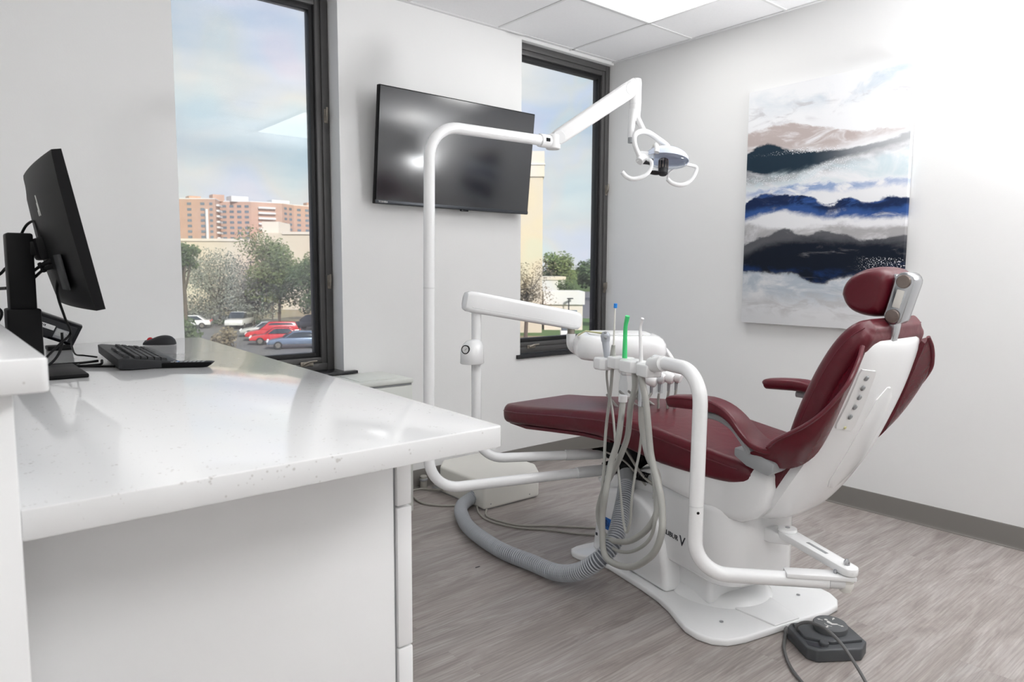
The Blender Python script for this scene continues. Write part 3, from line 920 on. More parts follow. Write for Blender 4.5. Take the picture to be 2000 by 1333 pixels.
for tt, w_ in ((.30, .01), (.34, .055), (.45, .075), (.56, .08), (.63, .07), (.665, .045), (.68, .01)):
    rings.append([shell_pt(-.02 + w_ * q / 4, tt, .0030 + .0045 * (1 - (q / 4) ** 2)) for q in range(-4, 5)] + [shell_pt(-.02 + w_ * q / 4, tt, -.004) for q in range(4, -5, -1)])
g.loft(rings).build('shell_relief', white_m, shell)

# leather arm slings (pad, S-curve, and wing up the side of the back)
E_ = [(1.955, 1.115, 0.685), (1.95, 1.08, 0.717), (1.945, 0.998, 0.771), (1.95, 0.941, 0.825), (1.965, 0.896, 0.893), (1.985, 0.883, 0.936), (2.01, 0.879, 0.978), (2.035, 0.883, 1.01)]
L_ = [(1.98, 1.213, .637), (2.0, 1.156, .612), (2.02, 1.073, .614), (2.035, 1.009, .662), (2.045, .968, .744), (2.05, .933, .841), (2.055, .906, .92), (2.055, .884, .989)]
I_ = [(2.04, 1.16, .648), (2.058, 1.10, .655), (2.060, 1.06, .70), (2.060, 1.02, .77), (2.060, .985, .85), (2.060, .955, .91), (2.062, .925, .96), (2.06, .905, 1.0)]
def sling(side):
    def mx(p_): return V(p_[0] if side < 0 else 2 * CX - p_[0], p_[1], p_[2])
    Es, _ = catmull([V(*p_) for p_ in E_], [0] * 8, 4); Ls, _ = catmull([V(*p_) for p_ in L_], [0] * 8, 4); Is, _ = catmull([V(*p_) for p_ in I_], [0] * 8, 4)
    rings = []
    N = len(Es)
    for i in range(N):
        e, l, n_ = Es[i], Ls[i], Is[i]
        k = math.sin(math.pi * min(1, i / (N - 1) * 1.02))
        r = []
        for q in range(9):                   # outer face, bulging away from the chair
            t = q / 8
            p_ = e.lerp(l, t) + V(-1, -.25, -.1) * (.022 * math.sin(math.pi * t) * k + .0016 * math.sin(i * 1.9 + q))
            r.append(p_)
        for q in range(1, 4): r.append(l.lerp(n_, q / 4))
        for q in range(7):                   # hollow inner face
            t = q / 6
            p_ = n_.lerp(e, t) + V(.3, -.55, -.3) * (.016 * math.sin(math.pi * t) * k)
            r.append(p_) if q < 6 else None
        rings.append([mx(p_) for p_ in r])
    arm = G().loft(rings).build('arm_sling', creased_m, ch, sharp=50)
    G().tube([mx(p_) for p_ in E_], .0065, 8, sub=6).build('piping', pip_m, arm)
    # pad and S-curve
    path = [(1.490, .770), (1.480, .774), (1.42, .780), (1.34, .784), (1.285, .776), (1.24, .750), (1.205, .712), (1.17, .680), (1.13, .668), (1.10, .672)]
    xc = [1.966, 1.966, 1.967, 1.968, 1.972, 1.978, 1.985, 1.995, 2.003, 2.01]
    hw = [.026, .036, .041, .042, .042, .044, .048, .052, .050, .035]
    th = [.026, .040, .044, .044, .034, .028, .024, .022, .022, .018]
    pts, _ = catmull([V(x, *q) for x, q in zip(xc, path)], [0] * 10, 3)
    hws_ = [catm1(hw, i / 3) for i in range(len(pts))]; ths_ = [catm1(th, i / 3) for i in range(len(pts))]
    rings = []
    for i, c in enumerate(pts):
        T = (pts[min(i + 1, len(pts) - 1)] - pts[max(i - 1, 0)]); T.x = 0; T.normalize()
        n = V(0, -T.z, T.y)
        if n.z < 0: n = -n
        rings.append([mx(q) for q in rrect(c, (1, 0, 0), n, hws_[i], ths_[i] / 2, ths_[i] * .42, 5)])
    pad_ = G().loft(rings).build('armrest_pad', leather_m, ch, sharp=50)
    edge = [mx(pts[i] + V(-hws_[i] + .003, 0, 0) + V(0, 0, ths_[i] * .36)) for i in range(2, len(pts) - 2)]
    G().tube(edge, .0035, 6).build('piping', pip_m, pad_)
    fr = [mx((1.968, 1.36, .748)), mx((1.968, 1.30, .745)), mx((1.972, 1.25, .722)), mx((1.98, 1.215, .682)), mx((1.985, 1.19, .645))]
    G().tube(fr, .013, 10, sub=5).build('arm_frame', grey_m, ch)
    x0, x1 = sorted((mx((1.975, 0, 0)).x, mx((2.06, 0, 0)).x))
    G().prism([(1.245, .655), (1.245, .628), (1.20, .602), (1.125, .585), (1.105, .60), (1.105, .63), (1.15, .645)], 'x', x0, x1, .006).build('arm_hinge', grey_m, ch)
def catm1(a, f):
    i = min(int(f), len(a) - 2); k = f - i
    return a[i] * (1 - k) + a[i + 1] * k
sling(-1); sling(1)

# headrest with its double link
prof = [(1.033, 1.150), (1.030, 1.172), (1.018, 1.196), (.995, 1.217), (.962, 1.232), (.925, 1.237), (.893, 1.228), (.880, 1.205), (.884, 1.17), (.893, 1.13), (.905, 1.098), (.930, 1.084), (.965, 1.086), (.998, 1.098), (1.020, 1.120)]
cy_, cz_ = .955, 1.16
prof = [tuple(q) for q in dense(prof + [prof[0]], 3)[:-1]]
rings = []
for k in range(33):
    a = -1 + 2 * k / 32
    x = CX + .010 + .105 * math.sin(a * math.pi / 2)
    s_ = max(.05, (1 - abs(math.sin(a * math.pi / 2)) ** 3.2) ** .42)
    s_ = .55 + .45 * s_ if 0 < k < 32 else .42
    rings.append([(x, cy_ + (y - cy_) * s_, cz_ + (z - cz_) * s_) for y, z in prof])
G().loft(rings).build('headrest_cushion', leather_m, ch, sharp=60)
hx0, hx1 = 2.205, 2.272
def dirn(a, b_): return (Vector(b_) - Vector(a)).normalized()
pa, pb_ = (.848, 1.193), (.874, 1.090)
dd = Vector(pb_) - Vector(pa); dd.normalize(); pp = Vector((-dd.y, dd.x))
poly = []
for k in range(9):
    a = math.pi * k / 8
    q = Vector(pa) + (pp * math.cos(a) - dd * math.sin(a)) * .028; poly.append((q.x, q.y))
for k in range(9):
    a = math.pi * k / 8
    q = Vector(pb_) - (pp * math.cos(a) - dd * math.sin(a)) * .026; poly.append((q.x, q.y))
hb = G().prism(poly, 'x', hx0, hx1, .004, 2, ang=1.0).build('headrest_link', chrome_m, ch)
for q in (pa, pb_):
    G().lathe([(.020, 0), (.020, .008), (.018, .010)], (hx0 + .002, *q), (-1, 0, 0), 24).build('pivot_cap', knobm_m, hb, label='round brown pivot cap')
mid = (Vector(pa) + Vector(pb_)) / 2
M = Matrix.Translation((hx0, mid.x, mid.y)) @ Matrix.Rotation(math.atan2(-dd.x, -dd.y) * -1, 4, 'X')
G().box(-.003, .003, -.011, .011, -.027, .027, .002, mat=M).build('link_insert', cream_m, hb)
G().prism([(.872, 1.215), (.895, 1.215), (.905, 1.15), (.885, 1.12), (.868, 1.15)], 'x', 2.225, 2.262, .004).build('headrest_bracket', chrome_m, ch)
G().prism([(.862, 1.085), (.880, 1.09), (.893, 1.040), (.898, .99), (.880, .985), (.868, 1.04)], 'x', 2.212, 2.25, .003).build('headrest_bar', chrome_m, ch)

# ------------------------------------------------------------------ operating light on its long post
ol = thing('operating_light', 'white dental operating lamp on a tall bent tube post with a jointed arm', 'dental lamp', (1.468, 2.263, 0))
R_ = .0215
jx, jy, jz = 2.075, 2.221, 1.764
pts = fillet([(2.20, 2.050, .356), (1.468, 2.263, .362), (1.480, 2.262, 1.764), (2.01, 2.224, 1.764)], .125, 10)
G().tube(pts, R_, 18).build('post', white_m, ol)
d_ = dirn((1.468, 2.263, .362), (2.20, 2.050, .356))
p0 = V(2.10, 2.079, .357)
G().cyl(p0, p0 + d_ * .16, .0245, 18).build('post_sleeve', sleeve_m, ol)
G().tube([p0 + d_ * .13 + V(0, 0, .024), p0 + d_ * .30 + V(0, 0, .045)], [.010, .016], 8).build('post_lever', black_m, ol)
G().cyl((1.4745, 2.2625, 1.15), (1.4747, 2.2625, 1.156), R_ + .0004, 18).build('post_joint', sleeve_m, ol)
ax = V(.997, -.07, 0).normalized()
G().cyl(V(jx, jy, jz) - ax * .075, V(jx, jy, jz) - ax * .022, .0275, 20, bev=.003).build('swivel_collar', white_m, ol)
sd = V(-.07, -.997, 0)
M = basis(V(jx, jy, jz) - ax * .048 + sd * .0275, ax, V(0, 0, 1))
G().box(-.010, .010, -.006, .008, -.003, .0025, .001, mat=M).build('collar_slot', black_m, ol)
G().cyl((jx, jy, jz - .030), (jx, jy, jz + .030), .031, 22, bev=.004).build('knuckle', plast_m, ol)
cl = V(2.422, 2.072, 0)
a0, a1 = V(jx + .01, jy, jz + .012), V(cl.x - .02, cl.y + .01, 2.010)
dA = (a1 - a0).normalized(); sA = dA.cross(V(0, 0, 1)).normalized(); uA = sA.cross(dA)
g = G()
rings = []
for t, hh, hw in ((-.01, .020, .018), (.0, .030, .024), (.03, .033, .026), (.40, .036, .028), (.445, .034, .026), ((a1 - a0).length, .026, .022)):
    rings.append(rrect(a0 + dA * t, sA, uA, hw, hh, .013, 5))
g.loft(rings).build('spring_arm', plast_m, ol)
M = basis(a0 + dA * .0 - sA * 0, dA, uA)
for c in (a0 + dA * .012, a1 - dA * .01):
    s0 = sA if sA.y < 0 else -sA
    G().cyl(c - s0 * .029, c + s0 * .029, .029, 22, bev=.003).build('pivot_disc', grey_m if False else sleeve_m, ol)
G().lathe([(.018, 1.868), (.022, 1.872), (.0255, 1.93), (.0265, 1.945), (.0265, 2.040), (.024, 2.052), (.012, 2.056)], (cl.x, cl.y, 0), seg=24).build('column', white_m, ol)
G().lathe([(.0269, 1.9445), (.0269, 1.9465)], (cl.x, cl.y, 0), seg=24).build('column_seam', sleeve_m, ol)
pc = V(2.402, 2.074, 0)
G().tube([(2.414, 2.072, 1.92), (2.405, 2.073, 1.87), (2.396, 2.070, 1.80)], [.022, .016, .0135], 16, sub=4).build('drop_tube', white_m, ol)
G().cyl((2.394, 2.069, 1.778), (2.395, 2.070, 1.800), .0125, 14).build('tube_end', grey_m, ol)
g = G()
g.tube([(2.422, 2.066, 1.895), (2.430, 2.045, 1.855), (2.443, 2.032, 1.824)], [.016, .013, .011], 12, sub=4)
LOOP = [(2.377, 2.004, 1.688), (2.379, 2.008, 1.715), (2.356, 2.007, 1.746), (2.353, 2.013, 1.776), (2.372, 2.024, 1.804), (2.413, 2.030, 1.823), (2.454, 2.022, 1.823), (2.490, 2.002, 1.801), (2.528, 1.980, 1.774), (2.542, 1.966, 1.751)]
g.tube(LOOP, [.011, .011, .010, .010, .011, .012, .012, .012, .011, .008], 12, sub=5)
g.build('yoke', white_m, ol)
# lamp head: axis roughly towards the patient's mouth
hc = V(2.508, 1.962, 1.705)
hx = V(.141, -.120, -.018).normalized()          # long axis
hz = V(.10, .30, .95); hz = (hz - hx * hz.dot(hx)).normalized()
hy = hz.cross(hx)
HM = Matrix((hx, hy, hz)).transposed().to_4x4(); HM.translation = hc
b = bmesh.new()
bmesh.ops.create_uvsphere(b, u_segments=32, v_segments=18, radius=1)
bmesh.ops.delete(b, geom=[v for v in b.verts if v.co.z < -.12], context='VERTS')
bmesh.ops.transform(b, matrix=HM @ Matrix.Diagonal((.098, .066, .060, 1)), verts=b.verts)
bmesh.ops.solidify(b, geom=b.faces[:], thickness=.003)
refl = G().bm(b).build('reflector', pbr('reflector_shell', (.66, .72, .85), .12, coat=.6, vary=(14, .05)), ol, sharp=60)
b = bmesh.new()
bmesh.ops.create_uvsphere(b, u_segments=32, v_segments=14, radius=1)
bmesh.ops.delete(b, geom=[v for v in b.verts if v.co.z > .0], context='VERTS')
bmesh.ops.transform(b, matrix=HM @ Matrix.Translation((0.0, 0, -.006)) @ Matrix.Diagonal((.095, .062, .026, 1)), verts=b.verts)
bmesh.ops.solidify(b, geom=b.faces[:], thickness=.002)
G().bm(b).build('shield', shield_m, ol, sharp=60, label='clear plastic splash shield')
g = G()
band = [hc + hx * (-.052 - .010 * math.cos(a)) + hy * (.066 * math.cos(a)) * .96 + hz * (.062 * math.sin(a)) for a in [math.pi * (.0 + k / 16) for k in range(17)]]
band = [hc + hx * (-.055) + hy * (.058 * math.cos(math.pi * k / 18)) + hz * (.056 * math.sin(math.pi * k / 18)) for k in range(19)]
g.tube(band, .010, 10, sy=1.3).build('reflector_band', white_m, ol)
g = G()
g.box(-.125, -.060, -.030, .030, -.020, .018, .008, mat=HM).build('switch_housing', white_m, ol)
G().box(-.118, -.062, -.032, -.010, -.038, -.016, .004, mat=HM).build('switch_block', darkg_m, ol, label='dark grey switch block')
G().cyl((2.372, 2.0, 1.688), (2.40, 2.0, 1.712), .018, 16, bev=.002).build('hub', white_m, ol)
lm = G().lathe([(.0, -.072), (.016, -.072), (.021, -.066), (.021, -.05), (.019, -.02), (.019, .0)], hc + hx * -.012, hz, 22).build('lamp_cap', darkg_m, ol, label='dark finned lamp cap')
for k in range(10):
    a = 2 * math.pi * k / 10
    c = hc + hx * -.012 + (hx * math.cos(a) + hy * math.sin(a)) * .0205
    G().tube([c - hz * .045, c - hz * .004], .0022, 5).build('fin', knobm_m, lm)
G().ell(hc + hx * -.045 - hz * .066 + hy * 0, (.030, .018, .007), mat=Matrix((hx, hy, hz)).transposed().to_4x4()).build('lamp_hood', blackg_m, ol)
HL = [(2.279, 2.013, 1.637), (2.292, 2.0, 1.618), (2.311, 1.983, 1.608), (2.337, 1.962, 1.614), (2.361, 1.945, 1.631), (2.375, 1.936, 1.66), (2.378, 1.940, 1.683), (2.40, 1.975, 1.697)]
HR = [(2.547, 1.985, 1.629), (2.563, 1.969, 1.61), (2.591, 1.945, 1.602), (2.616, 1.926, 1.613), (2.638, 1.911, 1.643), (2.649, 1.906, 1.678), (2.626, 1.920, 1.689), (2.59, 1.93, 1.692)]
for h_ in (HL, HR):
    G().tube(h_, [.0095] * 5 + [.008] * 3, 12, sub=5).build('handle', white_m, ol)
G().tube([(2.547, 1.985, 1.629), (2.545, 1.975, 1.655), (2.565, 1.955, 1.675)], .004, 8, sub=4).build('handle_stay', white_m, ol)

# ------------------------------------------------------------------ delivery unit (post, spring arm, tray head with handpieces)
du = thing('delivery_unit', 'white delivery unit on a bent post with a boxy spring arm and rounded tray head', 'dental unit', (1.754, 2.336, 0))
pts = fillet([(2.32, 2.03, .418), (1.754, 2.336, .424), (1.755, 2.336, 1.06)], .12, 10)
G().tube(pts, .0205, 18).build('post', white_m, du)
d_ = dirn((1.754, 2.336, .424), (2.32, 2.03, .418))
p0 = V(2.10, 2.149, .421)
G().cyl(p0, p0 + d_ * .16, .0235, 18).build('post_sleeve', sleeve_m, du)
G().tube([p0 + d_ * .10 + V(0, 0, .012), p0 + d_ * .30 + V(0, 0, .03)], [.012, .024], 8, sy=.8).build('post_lever', black_m, du)
G().cyl((1.755, 2.336, 1.02), (1.755, 2.336, 1.075), .0165, 16).build('pivot_pin', latch_m, du, label='bare metal pivot')
sdir = V(.96, -.28, 0).normalized()
b0, b1 = V(1.70, 2.350, 1.098), V(2.225, 2.199, .998)
dB = (b1 - b0).normalized(); sB = dB.cross(V(0, 0, 1)).normalized(); uB = sB.cross(dB)
L_len = (b1 - b0).length
rings = []
for t, hh, hw in ((0, .026, .018), (.006, .036, .028), (.02, .042, .034), (.05, .044, .036), (L_len - .04, .041, .034), (L_len - .012, .037, .030), (L_len, .028, .022)):
    rings.append(rrect(b0 + dB * t, sB, uB, hw, hh, .016, 6))
sa = G().loft(rings).build('spring_arm', white_m, du)
s0 = sB if sB.y < 0 else -sB
G().tube([b0 + dB * .03 + s0 * .0362 - uB * .022, b1 - dB * .03 + s0 * .0338 - uB * .022], .0012, 6).build('arm_seam', sleeve_m, sa)
q0 = V(2.185, 2.210, 0)
G().cyl((q0.x, q0.y, .935), (q0.x, q0.y, .985), .0165, 16).build('pivot_pin', latch_m, du, label='bare metal pivot')
G().tube(fillet([(q0.x, q0.y, .945), (q0.x, q0.y, .872), (2.30, 2.12, .868)], .05, 8), .0205, 18).build('drop_elbow', white_m, du)
# tray head
tc = V(2.245, 1.985, 0)
tx = V(.768, -.640, 0).normalized(); ty = V(.640, .768, 0).normalized()
def tpt(a, b_, z): return V(tc.x, tc.y, z) + tx * a + ty * b_
rings = []
for z, w_, d__ in ((.852, .140, .115), (.857, .166, .138), (.868, .181, .149), (.892, .187, .153), (.922, .184, .151), (.943, .173, .142), (.953, .160, .130), (.957, .142, .112)):
    rings.append(rrect(V(tc.x, tc.y, z), tx, ty, w_, d__, .075, 8))
tray = G().loft(rings).build('tray_head', white_m, du, sharp=60)
rings = [rrect(V(tc.x + .006, tc.y + .008, z), tx, ty, w_, d__, .06, 8) for z, w_, d__ in ((.954, .128, .100), (.9605, .130, .102), (.9625, .126, .098))]
G().loft(rings).build('tray_mat', plast_m, du)
G().tube([tpt(-.10 + .012 * k, -.1465 + .0, .921) for k in range(2)] , .001, 5).build('trim_mark', cream_m, tray)
G().lathe([(.055, 0), (.058, .006), (.050, .010), (0, .010)], tpt(.01, -.075, .944), (0, -.2, 1), 24).build('tray_dish', white_m, du)
G().tube([tpt(.165, -.02, .90), tpt(.19, -.05, .895), tpt(.205, -.10, .865), tpt(.21, -.12, .845)], .009, 10, sub=5).build('tray_tubing', plast_m, du, label='white tube leaving the tray head')
g = G()
g.prism([(-.055, .80), (.105, .80), (.115, .83), (.12, .86), (-.06, .86)], 'y', -.16, -.06, .008, mat=basis((tc.x + .035, tc.y - .03, 0), tx, ty))
g.build('handpiece_bar', plast_m, du)
KN = [(2.244, 1.801, .778), (2.270, 1.781, .790), (2.299, 1.757, .791), (2.323, 1.738, .795)]
for i, k in enumerate(KN):
    c = V(*k)
    h = G()
    a = V(.25, -.85, -.30).normalized()
    h.lathe([(.010, -.085), (.016, -.075), (.018, -.03), (.0225, -.01), (.0235, .012), (.020, .020), (.010, .022)], c, a, 20)
    hp = h.build('handpiece_holder', plast_m, du)
    G().cyl(c + V(.0, .0, -.012), c + V(0, .002, -.055), .0075, 10, .006).build('hose_end', grey_m, hp)
    sgn = -.05 if i == 0 else .012
    G().tube([c + V(0, 0, -.05), c + V(sgn * .5, .01, -.09), c + V(sgn, .02, -.14), c + V(sgn, .10, -.145), c + V(sgn * .5, .22, -.085)], .0055, 8, sub=5).build('handpiece_hose', hose_m, hp)
# gauge housing half way up the post
rings = []
for z, w_ in ((.836, .048), (.838, .050), (.890, .049), (.912, .044), (.928, .033), (.934, .020), (.936, .006)):
    sh = .010 * max(0, (z - .89) / .045)
    rings.append([V(1.728 + sh, 2.330 - 0, z) + V(.768, -.640, 0) * (w_ * math.cos(a)) + V(.640, .768, 0) * (w_ * 1.1 * math.sin(a)) for a in [2 * math.pi * k / 28 for k in range(28)]])
gh = G().loft(rings).build('gauge_housing', white_m, du, sharp=60)
gdir = V(-.90, -.42, .12).normalized()
gc = V(1.7215, 2.330, .893) + gdir * .046
G().lathe([(.0185, -.006), (.0185, .0015), (.0155, .002), (.0145, .0005)], gc, gdir, 26).build('gauge_rim', black_m, gh, label='black gauge rim')
gf = G().lathe([(.0148, -.002), (.0148, .0008)], gc, gdir, 26).build('gauge_face', paper_m, gh)
u_ = V(0, 0, 1); u_ = (u_ - gdir * u_.dot(gdir)).normalized(); v_ = u_.cross(gdir)
G().tube([gc + gdir * .0014 - v_ * .002 - u_ * .004, gc + gdir * .0014 + v_ * .006 + u_ * .005], .0008, 5).build('needle', black_m, gf)
for a in (-2.2, -1.1, 0, 1.1, 2.2):
    p_ = gc + gdir * .0012 + (u_ * math.cos(a) + v_ * math.sin(a)) * .0115
    G().ell(p_, (.0009, .0009, .0009), 6, 4).build('dial_mark', black_m, gf)

# ------------------------------------------------------------------ assistant arm with instrument holder
au = thing('assistant_arm', 'white bent tube arm carrying the instrument holder beside the chair', 'dental unit', (1.785, 1.25, .3))
dH = V(.33, .94, 0).normalized()
r0 = bs(1.885, 1.70, .315); rdir = (BM @ V(.02, -1, 0)).normalized()
k0 = V(2.190, 1.165, .318)              # elbow
e1 = V(2.075, .905, .312)
# bracket fixed on the pedestal
dK = (k0 - bs(1.885, 1.715, .318)).normalized(); sK = dK.cross(V(0, 0, 1)).normalized()
st_ = bs(1.885, 1.715, .318)
LK = (k0 - st_).length
rings = [rrect(st_ + dK * t, sK, V(0, 0, 1), w_, h_, .006, 4) for t, w_, h_ in ((-.04, .030, .024), (LK * .55, .030, .024), (LK, .027, .014), (LK + .02, .018, .012))]
G().loft(rings).build('bracket', white_m, au)
# link plate
dL = (e1 - k0).normalized(); sL = dL.cross(V(0, 0, 1)).normalized(); LL = (e1 - k0).length
poly = []
for k in range(11):
    a = math.pi / 2 + math.pi * k / 10
    poly.append((.030 * math.cos(a), .030 * math.sin(a)))
for k in range(11):
    a = -math.pi / 2 + math.pi * k / 10
    poly.append((LL + .026 * math.cos(a), .026 * math.sin(a)))
LMt = basis((k0.x, k0.y, k0.z), dL, sL)
G().prism(poly, 'z', .006, .030, .004, 2, mat=basis(k0, dL, V(0, 0, 1).cross(dL)), ang=1.0).build('link_plate', white_m, au)
lk = au.children[-1]
G().box(.10, .19, -.006, .006, .0295, .0308, .0005, mat=basis(k0, dL, V(0, 0, 1).cross(dL))).build('slot_label', grey_m, lk, label='grey inlay strip')
G().lathe([(.030, .028), (.032, .032), (.030, .040), (.012, .041)], k0, seg=24).build('pivot_cap', white_m, lk)
G().lathe([(.008, .040), (.008, .043), (.005, .044)], k0, seg=12).build('pivot_screw', chrome_m, lk)
G().lathe([(.009, .028), (.009, .040), (.004, .048)], e1 + dL * -.01, seg=6).build('end_bolt', chrome_m, lk)
G().lathe([(.021, .0), (.023, -.006), (.021, -.012), (.023, -.018), (.021, -.024), (.023, -.030), (.021, -.040), (.016, -.052), (.006, -.056)], e1 + dL * -.01 + V(0, 0, .0), seg=22).build('end_plug', cream_m, au, label='ribbed cream end plug')
# tube
tA = V(1.785, 1.250, 0)
pts = fillet([V(2.040, .950, .290), V(1.775, 1.243, .290), V(1.793, 1.250, .917), V(1.793, 1.250, .917) + dH * .26], .105, 12)
G().tube(pts, .0228, 20).build('tube', white_m, au)
tdir = dirn((2.040, .950, .290), (1.775, 1.243, .290))
G().cyl((1.7805, 1.2455, .50), (1.7806, 1.2456, .504), .0232, 20).build('tube_joint', sleeve_m, au)
n_ = V(-.64, -.77, 0)
G().lathe([(.0045, -.002), (.0045, .001)], V(1.781, 1.2455, .486) + n_ * .0228, n_, 12).build('joint_screw', black_m, au)
fl_ = V(2.040, .950, .290)
sT = tdir.cross(V(0, 0, 1)).normalized()
G().box(-.125, .075, -.026, .026, .012, .026, .003, mat=basis(fl_ + V(0, 0, .0), -tdir, sT)).build('tube_flange', white_m, au)
G().cyl(fl_ - tdir * .002, fl_ - tdir * .045, .020, 16).build('tube_plug', sleeve_m, au)
G().lathe([(.006, .024), (.006, .034), (.003, .038)], fl_ - tdir * .02 + V(0, 0, .0), seg=8).build('flange_bolt', chrome_m, au)
# holder
hs = V(1.793, 1.250, 0) + dH * .20
nH = V(-.94, .33, 0).normalized()          # towards the viewer's side
def hpt(l, n, z): return V(1.785, 1.25, z) + dH * l + nH * n
M = basis((1.785, 1.25, 0), dH, -nH)       # x along the holder, y away from the viewer
def hol(z): return z
bm_z0, bm_z1 = .862, .905
poly = [(.255, -.030), (.315, -.034), (.33, -.026), (.342, -.012), (.356, -.012), (.368, -.028), (.425, -.038), (.44, -.028), (.452, -.014), (.466, -.014), (.478, -.026), (.530, -.032), (.545, -.014), (.545, .030), (.52, .042), (.28, .042), (.255, .03)]
Mh = Matrix((( dH.x, -nH.x, 0, 1.785), (dH.y, -nH.y, 0, 1.25), (0, 0, 1, 0), (0, 0, 0, 1)))
def hprism(poly, z0, z1, bev):
    gg = G(); b = bmesh.new()
    lo = [b.verts.new(Mh @ V(x, y, z0)) for x, y in poly]; hi = [b.verts.new(Mh @ V(x, y, z1)) for x, y in poly]
    b.faces.new(lo); b.faces.new(hi[::-1]); n = len(poly)
    for i in range(n):
        j = (i + 1) % n
        b.faces.new((lo[j], lo[i], hi[i], hi[j]))
    bmesh.ops.recalc_face_normals(b, faces=b.faces)
    gg._bev(b, bev, 3, .9)
    return gg.bm(b)
hprism(poly, bm_z0, bm_z1, .005).build('instrument_holder', white_m, au)
hh_ = au.children[-1]
for l in (.35, .46):
    G().lathe([(.026, .9052), (.024, .9062), (.016, .9056), (.004, .9053)], hpt(l, -.014, 0), seg=20).build('holder_well', plast_m, hh_)
hprism([(.565, -.045), (.60, -.05), (.625, -.04), (.63, .0), (.60, .02), (.545, .018), (.55, -.03)], .848, .893, .008).build('end_holder', white_m, au)
G().cyl(hpt(.20, 0, .917), hpt(.27, 0, .905), .026, 18).build('holder_clamp', plast_m, au)
G().cyl(hpt(.30, -.05, .865), hpt(.30, -.05, .80), .0115, 12).build('vent_stub', clear_m, au)

# ------------------------------------------------------------------ instruments standing in the holder, each with its hose
GRP = None
sy = thing('air_water_syringe', 'grey air and water syringe with a yellowish bent nozzle at the end of the holder', 'dental instrument', (1.979, 1.803, .86))
G().tube([(1.979, 1.802, .852), (1.979, 1.803, .885), (1.983, 1.814, .930), (1.985, 1.820, .958)], [.009, .012, .0135, .015], 14, sub=5).build('handle', syringe_m, sy)
G().tube([(1.985, 1.820, .952), (1.985, 1.821, .975), (1.987, 1.824, .988)], [.016, .019, .012], 14, sub=4).build('head', syringe_m, sy)
G().lathe([(.006, 0), (.006, .006), (.003, .008)], (1.978, 1.815, .984), (-.3, -.3, 1), 12).build('button', grey_m, sy)
G().lathe([(.006, 0), (.006, .006), (.003, .008)], (1.975, 1.810, .968), (-.8, -.5, .3), 12).build('button', grey_m, sy)
G().tube([(1.989, 1.830, .982), (2.018, 1.915, .980), (2.038, 1.972, .979), (2.045, 1.99, .976), (2.064, 2.045, .956)], [.0045, .0038, .0034, .0032, .003], 8, sub=3).build('nozzle', yell_m, sy, label='yellowish clear nozzle')
SYR_HOSE = [(1.979, 1.802, .858), (2.027, 1.848, .822), (2.021, 1.831, .753), (2.01, 1.799, .675), (2.0, 1.772, .555), (1.994, 1.754, .483), (1.986, 1.731, .382), (1.979, 1.711, .298), (1.972, 1.693, .251), (1.967, 1.678, .245), (1.962, 1.665, .27), (1.959, 1.655, .301), (1.957, 1.65, .381), (1.951, 1.631, .487), (1.941, 1.605, .579), (1.938, 1.596, .692), (1.935, 1.62, .8), (1.930, 1.63, .864)]
SYR_HOSE[1] = (1.990, 1.815, .822); SYR_HOSE[2] = (2.008, 1.820, .753)
def nearer(pts):
    c = V(0, 0, 1.215); out = []
    for p_ in pts:
        p_ = Vector(p_); k = min(1, max(0, (.62 - p_.z) / .25))
        out.append(c + (p_ - c) * (1 - .045 * k))
    return out
G().tube(nearer(SYR_HOSE), .0048, 10, sub=5).build('hose', hose_m, sy)

sl = thing('saliva_ejector', 'thin clear saliva ejector with a bright blue tip', 'dental instrument', (1.965, 1.764, .87))
G().tube([(1.962, 1.753, 1.085), (1.961, 1.751, 1.101)], .0068, 12).build('tip', blue_m, sl, label='bright blue tip')
G().tube([(1.962, 1.754, 1.086), (1.965, 1.761, .935)], .0036, 10).build('stem', cream_m, sl)
G().tube([(1.965, 1.761, .945), (1.965, 1.763, .93), (1.965, 1.764, .905), (1.966, 1.764, .866)], [.007, .008, .0115, .009], 14, sub=3).build('valve', hose_m, sl)
SAL_HOSE = [(1.966, 1.764, .868), (1.985, 1.79, .761), (2.002, 1.823, .629), (2.005, 1.832, .542), (2.006, 1.835, .467), (2.009, 1.843, .395), (2.011, 1.848, .328), (2.011, 1.85, .242), (2.002, 1.823, .177), (1.977, 1.753, .155), (1.943, 1.656, .18), (1.911, 1.565, .235), (1.89, 1.503, .3), (1.882, 1.481, .374), (1.883, 1.485, .455), (1.894, 1.514, .567), (1.909, 1.557, .666), (1.922, 1.594, .768), (1.93, 1.617, .864)]
G().tube(nearer(SAL_HOSE), .0062, 10, sub=5).build('hose', hose_m, sl)

